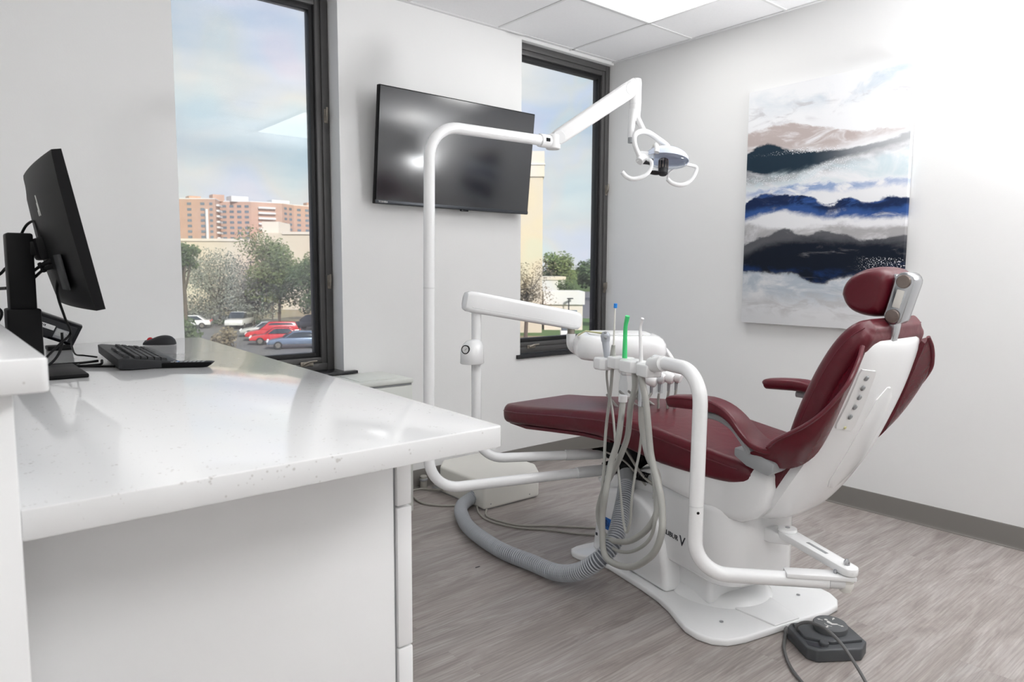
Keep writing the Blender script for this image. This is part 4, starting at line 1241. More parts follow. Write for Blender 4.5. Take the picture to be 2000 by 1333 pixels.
hv = thing('suction_wand', 'bright green suction tip in a clear valve with a thick grey hose', 'dental instrument', (1.938, 1.687, .85))
G().tube([(1.931, 1.666, 1.060), (1.933, 1.672, 1.042), (1.935, 1.678, 1.022), (1.936, 1.680, .98), (1.936, 1.680, .885)], [.0085, .0082, .0075, .0078, .0095], 14, sub=4).build('tip', green_m, hv)
G().lathe([(.0100, -.006), (.0105, 0), (.0100, .006)], (1.936, 1.68, .893), seg=16).build('tip_ring', green_m, hv)
G().tube([(1.937, 1.682, .886), (1.938, 1.686, .85), (1.939, 1.687, .81), (1.939, 1.687, .765)], [.010, .0095, .016, .0165], 16, sub=4).build('valve', clear_m, hv, label='clear plastic valve body')
G().cyl((1.939, 1.687, .768), (1.938, 1.687, .742), .0165, 18, bev=.002).build('collar', plast_m, hv)
HVE = [(1.938, 1.686, .745), (1.900, 1.665, .652), (1.905, 1.683, .587), (1.917, 1.717, .518), (1.925, 1.74, .445), (1.931, 1.757, .376), (1.938, 1.777, .289), (1.937, 1.775, .221), (1.934, 1.765, .156), (1.919, 1.723, .133), (1.888, 1.634, .149), (1.856, 1.543, .188), (1.824, 1.452, .26), (1.809, 1.408, .321), (1.802, 1.388, .388), (1.804, 1.394, .463), (1.812, 1.417, .521), (1.828, 1.462, .607), (1.836, 1.485, .71), (1.850, 1.510, .79), (1.865, 1.545, .864)]
G().tube(nearer(HVE), .0115, 14, sub=5).build('hose', hose_m, hv)

wv = thing('suction_wand', 'white bent suction tip in a metal valve, nearest the tube end of the holder', 'dental instrument', (1.896, 1.565, .85))
G().tube([(1.897, 1.569, 1.058), (1.900, 1.576, 1.045), (1.902, 1.582, 1.025), (1.901, 1.579, .98), (1.898, 1.571, .89)], [.0055, .0055, .0055, .006, .0075], 14, sub=4).build('tip', plast_m, wv)
G().tube([(1.898, 1.571, .892), (1.896, 1.565, .848), (1.895, 1.563, .778), (1.895, 1.563, .752)], [.0115, .0125, .0125, .0135], 16, sub=3).build('valve', chrome_m, wv, label='metal valve body')
G().tube([(1.889, 1.552, .80), (1.880, 1.54, .785), (1.883, 1.548, .772)], .004, 8, sub=3).build('valve_lever', chrome_m, wv)
SE2 = [(1.895, 1.563, .758), (1.894, 1.56, .689), (1.886, 1.537, .626), (1.876, 1.509, .577), (1.868, 1.485, .526), (1.865, 1.477, .47), (1.866, 1.48, .407), (1.875, 1.506, .353), (1.894, 1.562, .291), (1.929, 1.659, .222), (1.973, 1.785, .177), (1.996, 1.85, .185), (2.008, 1.886, .243), (2.003, 1.871, .31), (1.985, 1.821, .396), (1.967, 1.768, .466), (1.948, 1.715, .546), (1.935, 1.678, .621), (1.92, 1.634, .735), (1.911, 1.609, .804), (1.912, 1.612, .864)]
SE2 = [V(*p_) + V(.018, -.006, 0) * (1 if 3 < i < 18 else 0) for i, p_ in enumerate(SE2)]
G().tube(nearer(SE2), .0108, 14, sub=5).build('hose', hose_m, wv)
G().tube([(1.903, 1.571, .745), (1.908, 1.56, .66), (1.897, 1.53, .58), (1.886, 1.49, .50), (1.882, 1.49, .44)], .0045, 8, sub=4).build('control_line', hose_m, wv)

# ------------------------------------------------------------------ floor: junction box, vacuum hose, cables, foot control
jb = thing('utility_box', 'cream floor box with a chamfered corner behind the chair, hose and cables leaving it', 'floor box', (2.30, 2.98, 0))
G().prism([(2.115, 2.752), (2.485, 2.745), (2.560, 2.86), (2.560, 3.0), (2.50, 3.25), (2.20, 3.25), (2.115, 3.15)], 'z', .004, .150, .016, 4, ang=.4).build('cover', cream_m, jb)
G().prism([(2.125, 2.765), (2.475, 2.760), (2.545, 2.87), (2.545, 3.24), (2.125, 3.24)], 'z', 0, .01).build('floor_flange', grey_m, jb)
for x in (2.16, 2.42):
    G().lathe([(.004, 0), (.004, .002), (.001, .003)], (x, 2.7465 + (2.485 - x) * .019, .030), (0, -1, 0), 10).build('screw', grey_m, jb)

VAC = [(2.150, 2.850, .060), (2.085, 2.845, .042), (2.02, 2.81, .036), (1.954, 2.726, .036), (1.872, 2.559, .036), (1.83, 2.383, .036), (1.812, 2.215, .037), (1.826, 2.065, .038), (1.850, 1.935, .045), (1.872, 1.830, .085), (1.892, 1.747, .150), (1.943, 1.729, .197), (1.994, 1.745, .237), (2.054, 1.779, .283), (2.115, 1.815, .330), (2.160, 1.845, .368)]
VAC = [V(*p_) + (V(-.038, -.028, 0) if 9 <= i <= 14 else V(-.03, -.02, 0) if i == 15 else V(-.02, -.02, 0) if i == 8 else V(0, 0, 0)) for i, p_ in enumerate(VAC)]
vac = thing('vacuum_hose', 'thick grey corrugated hose curving across the floor up to the chair', 'hose', (1.85, 2.2, 0))
pts, _ = catmull([V(*p_) for p_ in VAC], [0] * len(VAC), 14)
# even spacing, then a ribbed radius
L_ = [0]
for i in range(1, len(pts)): L_.append(L_[-1] + (pts[i] - pts[i - 1]).length)
def at_len(s):
    import bisect
    i = min(max(bisect.bisect(L_, s) - 1, 0), len(pts) - 2)
    d = L_[i + 1] - L_[i]
    return pts[i].lerp(pts[i + 1], (s - L_[i]) / d if d > 0 else 0)
PIT = .0105
n_r = int(L_[-1] / PIT)
core, rad = [], []
for i in range(n_r * 4):
    s = L_[-1] * i / (n_r * 4 - 1)
    core.append(at_len(s)); rad.append((.0285, .0300, .0300, .0285)[i % 4] )
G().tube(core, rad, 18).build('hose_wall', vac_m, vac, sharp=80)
g = G()
for i in range(n_r):
    s0_ = L_[-1] * (i * 4 + 1.0) / (n_r * 4 - 1); s1_ = s0_ + .0048
    if s1_ > L_[-1]: break
    a, b_ = at_len(s0_), at_len(s1_)
    t = (b_ - a).normalized(); m_ = (a + b_) / 2
    g.lathe([(.0295, -.0026), (.0335, -.0016), (.0335, .0016), (.0295, .0026)], m_, t, 20)
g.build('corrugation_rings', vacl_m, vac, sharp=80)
t_ = (pts[-1] - pts[-4]).normalized()
G().cyl(pts[-1] - t_ * .01, pts[-1] + t_ * .055, .034, 20, .036, bev=.004).build('end_collar', grey_m, vac)

C1 = [(2.52, 2.04, .006), (2.44, 2.16, .006), (2.33, 2.27, .006), (2.24, 2.37, .006), (2.112, 2.488, .006), (2.073, 2.637, .006), (2.088, 2.70, .006), (2.125, 2.742, .012)]
C2 = [(2.50, 2.02, .006), (2.38, 2.10, .006), (2.27, 2.21, .006), (2.19, 2.34, .006), (2.085, 2.472, .006), (2.045, 2.62, .006), (2.07, 2.73, .006), (2.108, 2.80, .012)]
C3 = [(2.105, 3.10, .03), (2.09, 3.20, .010), (2.06, 3.255, .006), (2.00, 3.255, .006), (1.957, 3.181, .006), (1.934, 3.047, .006), (1.985, 2.955, .006), (2.05, 2.905, .006), (2.10, 2.88, .012)]
tag(G().tube(C1, .0052, 8, sub=6).build('floor_cable', cable_m), 'grey cable on the floor from the cream box to the chair base, upper of two', 'cable', 'cables on the floor')
tag(G().tube(C2, .0052, 8, sub=6).build('floor_cable', cable_m), 'grey floor cable to the chair base, running nearer the thick hose', 'cable', 'cables on the floor')
tag(G().tube(C3, .0055, 8, sub=6).build('floor_cable', cable_m), 'grey cable looping on the floor around the back corner of the cream box', 'cable', 'cables on the floor')
tag(G().box(1.672, 1.694, 2.229, 2.235, 0, .0015, .0006).build('floor_scrap', ink_m), 'tiny dark scrap lying on the open wood floor', 'scrap')
ot = thing('outlet_pipe', 'short grey pipe standing at the wall behind the cream floor box', 'pipe', (2.09, 3.26, 0))
G().cyl((2.085, 3.27, 0), (2.085, 3.27, .075), .020, 14, bev=.004).build('pipe', cable_m, ot)
G().cyl((2.085, 3.27, .045), (2.085, 3.27, .060), .024, 14, bev=.003).build('collar', grey_m, ot)

fp = thing('foot_control', 'dark grey foot control with a round top disc on the floor by the base plate', 'foot pedal', (2.19, 1.01, 0))
fu = V(.82, -.57, 0).normalized(); fv = V(.57, .82, 0).normalized()
FO = V(2.190, 1.012, 0)
FM = Matrix((fu, fv, V(0, 0, 1))).transposed().to_4x4(); FM.translation = FO
w_, d__, c_ = .105, .088, .040
oct_ = [(-w_ + c_ * .6, -d__), (w_ - c_, -d__), (w_, -d__ + c_), (w_, d__ - c_ * .4), (w_ - c_ * .5, d__), (-w_ + c_ * .6, d__), (-w_, d__ - c_ * .6), (-w_, -d__ + c_ * .6)]
G().prism(oct_, 'z', 0, .042, .006, 3, mat=FM, ang=.3).build('body', pedal_m, fp)
G().prism([(-.088, -.02), (-.02, -.060), (.088, -.052), (.088, -.02), (.05, .065), (-.085, .07)], 'z', .040, .052, .004, 2, mat=FM).build('raised_top', pedal_m, fp)
dk = G().lathe([(.050, .048), (.053, .056), (.053, .070), (.050, .074), (0, .074)], FO + fu * .018 + fv * .018, seg=36).build('disc', pedal2_m, fp)
G().lathe([(.014, .042), (.014, .052), (.012, .0545), (0, .0545)], FO - fu * .045 - fv * .060, seg=18).build('round_button', pedal_m, fp)
G().prism([(-.095, -.055), (-.062, -.078), (-.060, -.050), (-.090, -.030)], 'z', .0418, .0426, mat=FM).build('corner_label', mark_m if False else ink_m, fp)
# chair symbol and direction arrows on the disc
g = G()
DO = FO + fu * .018 + fv * .018 + V(0, 0, .0738)
DM = Matrix((fu, fv, V(0, 0, 1))).transposed().to_4x4(); DM.translation = DO
g.prism([(-.010, .002), (-.006, .012), (.000, .012), (.004, -.006), (.018, -.010), (.018, -.016), (-.002, -.014)], 'z', 0, .0008, mat=DM)
g.lathe([(.0055, 0), (.0055, .0008)], DM @ V(-.004, .020, 0), seg=14)
for a in (0, 90, 180, 270):
    r_ = Matrix.Rotation(math.radians(a + 45), 4, 'Z')
    g.prism([(.024, -.0015), (.034, -.0015), (.034, -.005), (.042, 0), (.034, .005), (.034, .0015), (.024, .0015)], 'z', 0, .0008, mat=DM @ r_)
g.tube([DM @ V(-.022 * math.cos(a), -.006 + .020 * math.sin(a), .0006) for a in [(-1.2 + .15 * k) for k in range(10)]], .0010, 4)
g.build('chair_symbol', mark_m, dk, flat=True, label='pale printed chair symbol with arrows')
tag(G().tube([(2.195, 1.158, .014), (2.150, 1.135, .007), (2.118, 1.119, .006), (2.057, 1.087, .006), (1.976, 1.02, .006), (1.919, .946, .006), (1.86, .86, .006), (1.84, .76, .006)], .0052, 8, sub=6).build('pedal_cable', cord_m), 'dark grey cable leaving the notch of the base plate onto the floor', 'cable')
tag(G().tube([(2.135, 1.085, .048), (2.122, 1.082, .066), (2.126, 1.067, .082), (2.125, 1.033, .096), (2.112, .981, .100), (2.100, .929, .082), (2.092, .880, .040), (2.069, .835, .008), (2.01, .791, .006), (1.93, .74, .006)], .0052, 8, sub=6).build('pedal_cable', cord_m), 'dark grey cable looping over the round foot control disc', 'cable')

# ------------------------------------------------------------------ desk: monitor, device, keyboard, mouse, remote, cables
CT = .917
mo = thing('computer_monitor', 'large curved black monitor seen from behind on its stand on the counter', 'monitor', (.20, 2.28, CT))
MB0, MD = V(.333, 0, 1.121), V(-.073, 0, .372).normalized()
MN = V(MD.z, 0, -MD.x)                     # towards the viewer of the screen
MH, MY0, MY1 = .382, 1.945, 2.545
rings, srings = [], []
N = 20
for i in range(N + 1):
    s = -1 + 2 * i / N
    y = (MY0 + MY1) / 2 + s * (MY1 - MY0) / 2
    f = .008 * (s * s - 1)                 # the screen curves away from its user in the middle
    k = (1 - abs(s) ** 2.2)
    th = .026 + .022 * k
    o_ = MB0 + V(0, y, 0) + MN * f
    prof = [(0, 0), (MH, 0), (MH, .020), (MH - .01, .022 + .004 * k), (MH * .80, .022 + (th - .022) * .78), (MH * .55, th), (MH * .25, th * .96), (.03, .022 + (th - .022) * .6), (0, .020)]
    rings.append([o_ + MD * a - MN * b_ for a, b_ in prof])
    srings.append([o_ + MD * a + MN * b_ for a, b_ in ((.012, -.002), (MH - .006, -.002), (MH - .006, .0012), (.012, .0012))])
G().loft(rings).build('housing', black_m, mo, sharp=40)
G().loft(srings[1:-1]).build('screen', screen_m, mo, sharp=40)
g = G()
for z_, zz in ((.245, .005), (.255, .010)): pass
cbk = MB0 + V(0, 2.10, 0)
G().box(-.002, .002, -.055, .055, -.045, .045, .001, mat=basis(MB0 + V(0, 2.09, 0) + MD * .10 - MN * .050, MN, V(0, 1, 0))).build('spec_label', darkg_m, mo, label='dark grey specification label')
for k_ in range(3):
    G().tube([MB0 + V(0, 2.115 + .012 * k_, 0) + MD * (.245 + .01 * (k_ % 2)) - MN * .0565, MB0 + V(0, 2.117 + .012 * k_, 0) + MD * (.295 - .018 * k_) - MN * .0562], .0011, 4).build('printed_mark', mark_m, mo)
G().box(.166, .226, 2.255, 2.335, 1.10, 1.312, .006).build('column', black_m, mo)
G().box(.158, .234, 2.245, 2.345, CT + .014, 1.112, .005).build('column_sleeve', black_m, mo)
G().box(.215, .275, 2.25, 2.33, 1.252, 1.292, .008).build('tilt_arm', black_m, mo)
G().box(-.03, .03, -.06, .06, -.018, .014, .008, mat=basis(MB0 + V(0, 2.27, 0) + MD * .165 - MN * .060, MD, V(0, 1, 0))).build('mount_plate', black_m, mo)
G().box(.115, .335, 2.24, 2.52, CT, CT + .012, .004).build('base', black_m, mo)

dv = thing('power_device', 'black glossy device with a white barcode sticker leaning behind the monitor', 'electronic device', (.36, 3.1, CT))
dO, dX = V(.282, 3.10, 1.078), V(.170, 0, -.076).normalized()
dZ = V(-.30, .25, -1); dZ = (dZ - dX * dZ.dot(dX)).normalized()
DM_ = basis(dO, dX, dZ)                     # x along, y down, z to the back
G().box(0, .186, 0, .088, -.006, .022, .005, mat=DM_).build('case', blackg_m, dv)
sgn_ = -1
G().box(.012, .172, .012, .078, -.0075, -.004, .002, mat=DM_).build('recessed_back', darkg_m, dv)
G().box(.034, .104, .032, .050, -.0084, -.007, .0003, mat=DM_).build('barcode_sticker', paper_m, dv, label='white barcode sticker')
G().box(.110, .160, .036, .074, -.0084, -.007, .0003, mat=DM_).build('rating_plate', grey_m, dv)
g = G()
for k in range(9): g.box(.038 + .004 * k, .0395 + .004 * k + .001 * (k % 3), .035, .043, -.0088, -.0083, mat=DM_)
g.build('barcode', ink_m, dv, flat=True)
g = G()
for k in range(5): g.box(.114, .146 + .006 * (k % 2), .040 + .005 * k, .0415 + .005 * k, -.0088, -.0083, mat=DM_)
g.build('fine_print', mark_m, dv, flat=True)
G().box(.33, .41, 3.06, 3.14, CT, CT + .016, .004).build('foot', black_m, dv)

kb = thing('keyboard', 'black wired computer keyboard on the counter below the monitor', 'keyboard', (.53, 2.58, CT))
kl = V(.060, .998, 0).normalized(); kw = V(.998, -.060, 0).normalized()
KO = V(.423, 2.325, CT)
KLn, KW = .505, .186
KM = Matrix((kw, kl, V(0, 0, 1))).transposed().to_4x4(); KM.translation = KO
# side profile across the width: back edge high, front edge thin with a soft palm lip
kp = [(0.002, .006), (0, .036), (.012, .038), (.135, .021), (.165, .016), (.186, .006), (.180, .002), (.03, .002)]
b = bmesh.new()
lo = [b.verts.new(KM @ V(x, 0, z)) for x, z in kp]; hi = [b.verts.new(KM @ V(x, KLn, z)) for x, z in kp]
b.faces.new(lo); b.faces.new(hi[::-1])
for i in range(len(kp)):
    j = (i + 1) % len(kp); b.faces.new((lo[j], lo[i], hi[i], hi[j]))
bmesh.ops.recalc_face_normals(b, faces=b.faces)
gk = G(); gk._bev(b, .0015, 2); gk.bm(b).build('case', darkg_m, kb)
def kz(x): return .038 - (x - .012) / (.135 - .012) * .017
def key(x, y, w, d, h=.0085):
    """keycap: x across (row), y along, w along, d across"""
    z = kz(x)
    rr_ = []
    for f_, zz in ((1, -.001), (.97, .003), (.80, h)):
        rr_.append([KM @ V(x + sx * d / 2 * f_ * .94, y + sy_ * (w / 2 - (1 - f_) * d * .5) * .97, z + zz - (sx * d / 2 * f_) * .138) for sx, sy_ in ((-1, -1), (1, -1), (1, 1), (-1, 1))])
    return G().loft(rr_).build('key', darkg_m, kb, flat=True)
U = .0188
y0 = .011
for i in [0, 2, 3, 4, 5, 6.5, 7.5, 8.5, 9.5, 11, 12, 13, 14]: key(.024, y0 + U * (i + .5), U * .92, .0165)
rows = [[1] * 13 + [2], [1.5] + [1] * 12 + [1.5], [1.75] + [1] * 11 + [2.25], [2.25] + [1] * 10 + [2.75], [1.25, 1.25, 1.25, 6.25, 1.25, 1.25, 1.25, 1.25]]
for r_, row in enumerate(rows):
    y = y0
    for w_ in row:
        key(.053 + r_ * .0185, y + U * w_ / 2, U * w_ * .94, .0172); y += U * w_
for r_, cols in ((0, (0, 1, 2)), (1, (0, 1, 2)), (3, (1,)), (4, (0, 1, 2))):
    for c in cols: key(.053 + r_ * .0185, y0 + U * (15.25 + c + .5), U * .94, .0172)
for r_ in range(5):
    for c in range(4):
        if (r_, c) in ((2, 3), (4, 3), (4, 1)): continue
        key(.053 + r_ * .0185, y0 + U * (18.6 + c * 1.0 + .5), U * .94, .0172)

ms = thing('computer_mouse', 'black computer mouse with a red scroll wheel beyond the keyboard', 'mouse', (.715, 3.07, CT))
MM = Matrix.Translation((.712, 3.075, CT)) @ Matrix.Rotation(math.radians(-32), 4, 'Z')
rings = []
for x, w_, h_ in dense([(-.060, .014, .008), (-.056, .021, .013), (-.035, .028, .021), (-.005, .031, .033), (.02, .032, .037), (.042, .029, .033), (.055, .021, .022), (.060, .012, .010)], 4):
    rings.append([MM @ V(x, w_ * math.cos(a), .001 + h_ * max(0, math.sin(a)) ** .8) for a in [math.pi * k / 20 for k in range(21)]] + [MM @ V(x, -w_ * .9, .0005), MM @ V(x, w_ * .9, .0005)])
G().loft(rings).build('body', darkg_m, ms, sharp=60)
G().lathe([(.0085, -.004), (.011, -.003), (.011, .003), (.0085, .004)], MM @ V(-.036, 0, .0185), (MM.to_3x3() @ V(0, 1, 0)), 20).build('scroll_wheel', red_m, ms, label='red scroll wheel')
G().tube([MM @ V(-.058, 0, .0135), MM @ V(-.045, 0, .0215)], .0012, 6).build('button_gap', blackg_m, ms)

rc = thing('remote_control', 'slim black remote control lying in front of the keyboard', 'remote control', (.58, 2.335, CT))
ru = V(.885, -.465, 0).normalized(); rv = V(.465, .885, 0).normalized()
RM = Matrix((ru, rv, V(0, 0, 1))).transposed().to_4x4(); RM.translation = V(.492, 2.345, CT)
b = bmesh.new()
rp = [(0.0, .011), (.006, .0145), (.08, .017), (.19, .016), (.199, .0135), (.186, .002), (.170, .0), (.030, 0), (.012, .003)]
lo = [b.verts.new(RM @ V(x, -.002, z)) for x, z in rp]; hi = [b.verts.new(RM @ V(x, .044, z)) for x, z in rp]
b.faces.new(lo); b.faces.new(hi[::-1])
for i in range(len(rp)):
    j = (i + 1) % len(rp); b.faces.new((lo[j], lo[i], hi[i], hi[j]))
bmesh.ops.recalc_face_normals(b, faces=b.faces)
gk = G(); gk._bev(b, .002, 2); gk.bm(b).build('body', black_m, rc)
for i in range(8):
    for j in range(3):
        c = RM @ V(.082 + .0125 * i, .009 + .0125 * j, .0168 - (.0012 if i > 6 else 0))
        G().box(-.0042, .0042, -.004, .004, -.001, .0014, .001, mat=Matrix.Translation(c) @ RM.to_3x3().to_4x4()).build('remote_button', grey_m if (i, j) != (1, 1) else blue_m, rc)
G().lathe([(.0085, 0), (.0085, .0014), (.006, .002)], RM @ V(.050, .021, .0165), seg=18).build('direction_pad', grey_m, rc)
G().box(-.004, .004, -.004, .004, 0, .0014, .0006, mat=Matrix.Translation(RM @ V(.018, .010, .0148)) @ RM.to_3x3().to_4x4()).build('power_button', blue_m, rc, label='blue power button')

def cord(name, pts, r, label, plug=None):
    t = thing(name, label, 'cable', tuple(pts[0]), 'cables behind the monitor')
    G().tube(pts, r, 8, sub=6).build('cord', black_m, t)
    if plug:
        a, b_ = Vector(pts[-1]), Vector(pts[-2]); d = (b_ - a).normalized()
        G().cyl(a - d * .004, a + d * .035, .0075, 12, .0055, bev=.001).build('plug', black_m, t)
        G().cyl(a + d * .034, a + d * .040, .0085, 12).build('strain_relief', black_m, t)
cord('display_cable', [(.20, 2.36, 1.13), (.215, 2.34, 1.19), (.225, 2.27, 1.213), (.24, 2.21, 1.230), (.262, 2.195, 1.243)], .004, 'black display cable with plug, upper of two into the monitor back', True)
cord('display_cable', [(.20, 2.37, 1.10), (.215, 2.34, 1.17), (.232, 2.265, 1.203), (.245, 2.21, 1.219), (.266, 2.19, 1.228)], .004, 'black display cable with plug, lower of two into the monitor back', True)
cord('black_cable', [(.27, 2.20, 1.20), (.272, 2.25, 1.150), (.306, 2.40, 1.074), (.330, 2.50, 1.024), (.298, 2.47, .995), (.262, 2.42, .968), (.236, 2.39, .945), (.20, 2.40, .924)], .0035, 'black cord hanging from the monitor in front of the leaning device')
cord('black_cable', [(.330, 2.50, 1.02), (.345, 2.60, .975), (.370, 2.72, .935), (.40, 2.76, .925), (.432, 2.72, .921)], .0028, 'thin black cord running along the counter into the keyboard')
cord('black_cable', [(.205, 2.345, 1.305), (.218, 2.315, 1.335), (.232, 2.28, 1.345), (.236, 2.25, 1.325), (.240, 2.24, 1.300)], .0035, 'short black cord arching over the top of the monitor arm')
cord('black_cable', [(.05, 2.43, 1.155), (.15, 2.45, 1.195), (.175, 2.42, 1.22), (.185, 2.36, 1.22)], .004, 'black cord crossing to the upper stand column from the left edge of the photo')
cord('black_cable', [(.05, 2.5, 1.08), (.11, 2.48, 1.145), (.15, 2.46, 1.16), (.17, 2.36, 1.165)], .0045, 'black cord slanting to the stand column just above the bar top')
cord('black_cable', [(.12, 2.52, 1.125), (.162, 2.5, 1.098), (.150, 2.48, 1.066), (.12, 2.46, 1.08), (.10, 2.44, 1.06), (.14, 2.42, .99), (.15, 2.42, .924)], .004, 'tangled black cord beside the foot of the stand column')
cord('black_cable', [(.318, 2.58, 1.02), (.315, 2.57, .985), (.295, 2.53, .95), (.262, 2.49, .928), (.22, 2.48, .922)], .004, 'black cord curving down below the leaning device to the counter')
cord('black_cable', [(.415, 2.53, .930), (.405, 2.50, .9215), (.36, 2.49, .9215), (.28, 2.505, .9215), (.20, 2.52, .9215)], .004, 'black cord lying flat on the counter beside the monitor base')

# ------------------------------------------------------------------ outside: car park, buildings, trees (ground 5 m below the room floor)
GZ = -5.0
random.seed(7)
asph_m = pbr('asphalt', (.15, .145, .14), .9, vary=(.35, .25))
grass_m = pbr('lawn', (.075, .15, .035), .9, vary=(.5, .4))
dry_m = pbr('dry_grass', (.30, .25, .14), .9, vary=(.6, .3))
line_m = pbr('road_paint', (.6, .6, .58), .8, vary=(2, .1))
beige_m = pbr('beige_render', (.66, .575, .44), .85, vary=(.12, .05))
cap_m = pbr('pale_cornice', (.74, .66, .55), .85, vary=(.2, .04))
brick_m = pbr('orange_brick', (.53, .335, .24), .85, vary=(.25, .12))  # brick tone paled to hold the haze in front of it
balc_m = pbr('white_balcony', (.72, .70, .66), .7, vary=(.3, .06))
win_m = pbr('far_window_glass', (.16, .20, .23), .25, vary=(.15, .5))
wht_m = pbr('white_render', (.74, .72, .67), .8, vary=(.2, .05))
bark_m = pbr('bark', (.11, .085, .062), .9, vary=(3, .3))
tyre_m = pbr('tyre_rubber', (.012, .012, .013), .8, vary=(5, .2))
cglass_m = pbr('car_glass', (.03, .04, .05), .1, vary=(1, .3))
lamp_m = pbr('car_lamp', (.7, .7, .72), .2, vary=(5, .1))
rlamp_m = pbr('car_tail_lamp', (.5, .01, .01), .2, vary=(5, .1))

struct(G().box(-60, 700, 12, 900, GZ - .5, GZ).build('ground', asph_m, flat=True))
struct(G().prism([(44, 52), (56, 40), (85, 58), (60, 70)], 'z', GZ + .01, GZ + .06).build('lawn', grass_m, flat=True))
struct(G().prism([(41, 50), (51, 41), (55.5, 40.4), (44, 52.5)], 'z', GZ + .01, GZ + .05).build('lawn', dry_m, flat=True))
struct(G().prism([(31, 79), (45, 70), (60, 90), (40, 112), (32, 118)], 'z', GZ + .01, GZ + .08).build('lawn', dry_m, flat=True))
struct(G().prism([(24, 87), (33, 80), (35, 84), (26, 92)], 'z', GZ + .01, GZ + .10).build('lawn', grass_m, flat=True))

AX, BX = V(.768, -.640, 0), V(.640, .768, 0)           # along / away for the far facades
def fbox(g, o, a0, a1, b0, b1, z0, z1, bev=0):
    return g.box(a0, a1, b0, b1, z0, z1, bev, mat=Matrix((( AX.x, BX.x, 0, o[0]), (AX.y, BX.y, 0, o[1]), (0, 0, 1, 0), (0, 0, 0, 1))))
# long beige store
sb = thing('store_building', 'long windowless beige building with flat roof behind the car park trees', 'building', (35, 114, GZ))
fbox(G(), (39.5, 111.6), -60, 0, 0, 25, GZ, 6.05).build('wall', beige_m, sb)
fbox(G(), (39.5, 111.6), -60, .15, -.15, .4, 5.85, 6.25).build('parapet', cap_m, sb)
fbox(G(), (39.5, 111.6), 0.15, 16, 2.5, 25, GZ, 7.3).build('wall', beige_m, sb)
fbox(G(), (39.5, 111.6), .5, 3.2, 4, 10, 7.3, 9.2).build('roof_block', cap_m, sb)
fbox(G(), (39.5, 111.6), 4.3, 16, 2.3, 2.8, 7.1, 7.5).build('parapet', cap_m, sb)

# brick apartment block, three wings bent round a court
ab = thing('apartment_building', 'tall orange brick apartment block with white balconies on the skyline', 'building', (130, 380, GZ))
FOOT = [(98.0, 399.0), (117.6, 381.5), (124.0, 394.0), (137.0, 384.0), (153.0, 381.5), (162.0, 387.0), (177.5, 388.0), (186.0, 360.0)]
TOPZ = 38.2
def facade(p, q):
    p, q = V(*p, 0), V(*q, 0)
    d = (q - p); L = d.length; d.normalize()
    n = V(d.y, -d.x, 0)
    return p, d, L, n
g = G(); g.prism(FOOT + [(215, 400), (190, 425), (120, 430)], 'z', GZ, TOPZ); g.build('wall', brick_m, ab, flat=True)
g = G(); g.prism([(x, y) for x, y in FOOT] + [(215, 400), (190, 425), (120, 430)], 'z', TOPZ, TOPZ + .5); g.build('roof_edge', balc_m, ab, flat=True)
ROWS = [TOPZ - 2.4 - 2.85 * k for k in range(7)]
def far_window(p, d, n, a, z, w=1.8, h=1.35):
    M = basis(p + d * a + V(0, 0, z), d, V(0, 0, 1))
    G().box(-w / 2, w / 2, -h / 2, h / 2, -.1, .12, mat=M).build('window', win_m, ab, flat=True)
def balcony(p, d, n, a, z, w):
    M = basis(p + d * a + V(0, 0, z), d, V(0, 0, 1))
    G().box(-w / 2, w / 2, -.65, .35, -.2, 1.5, mat=M).build('balcony', balc_m, ab, flat=True)
for si, cols, bals in ((0, (6, 12.5, 19.5, 24), ()), (1, (), (7,)), (2, (2, 6, 10, 14), ()), (3, (), (8,)), (4, (3, 7.5), ()), (5, (3, 8, 12.5), ())):
    p, d, L, n = facade(FOOT[si], FOOT[si + 1])
    for a in cols:
        for z in ROWS: far_window(p, d, n, a * 1.0, z, 2.2 if a < 20 else 1.6)
    for a in bals:
        for z in ROWS: balcony(p, d, n, a, z - .3, 9)
p, d, L, n = facade(FOOT[6], FOOT[7])
for z in ROWS: balcony(p, d, n, 3.5, z - .3, 5)
G().box(120, 126, 393, 399, TOPZ, TOPZ + 3.6).build('roof_block', brick_m, ab, flat=True)
G().box(128, 137, 388, 396, TOPZ, TOPZ + 3.0).build('roof_block', balc_m, ab, flat=True)
G().box(108, 114, 393, 399, TOPZ, TOPZ + 2.0).build('roof_block', brick_m, ab, flat=True)
G().box(150, 160, 388, 396, TOPZ, TOPZ + 2.4).build('roof_block', balc_m, ab, flat=True)
G().box(172, 178, 392, 397, TOPZ, TOPZ + 2.6).build('roof_block', brick_m, ab, flat=True)
G().box(113.2, 114.4, 383.2, 384.6, 16, 33).build('service_riser', balc_m, ab, flat=True, label='white vertical riser')

# beige tower seen through the window by the painting wall
bt = thing('beige_tower', 'tall plain beige building with a paler top band seen past the television', 'building', (42, 58, GZ))
fbox(G(), (48.1, 52.9), -18, 0, 0, 14, GZ, 10.75).build('wall', beige_m, bt)
fbox(G(), (48.1, 52.9), -18, .12, -.12, 14, 10.75, 13.25).build('top_band', cap_m, bt)
fbox(G(), (48.1, 52.9), -18, .2, -.2, 14, 11.9, 12.05).build('ledge', wht_m, bt)
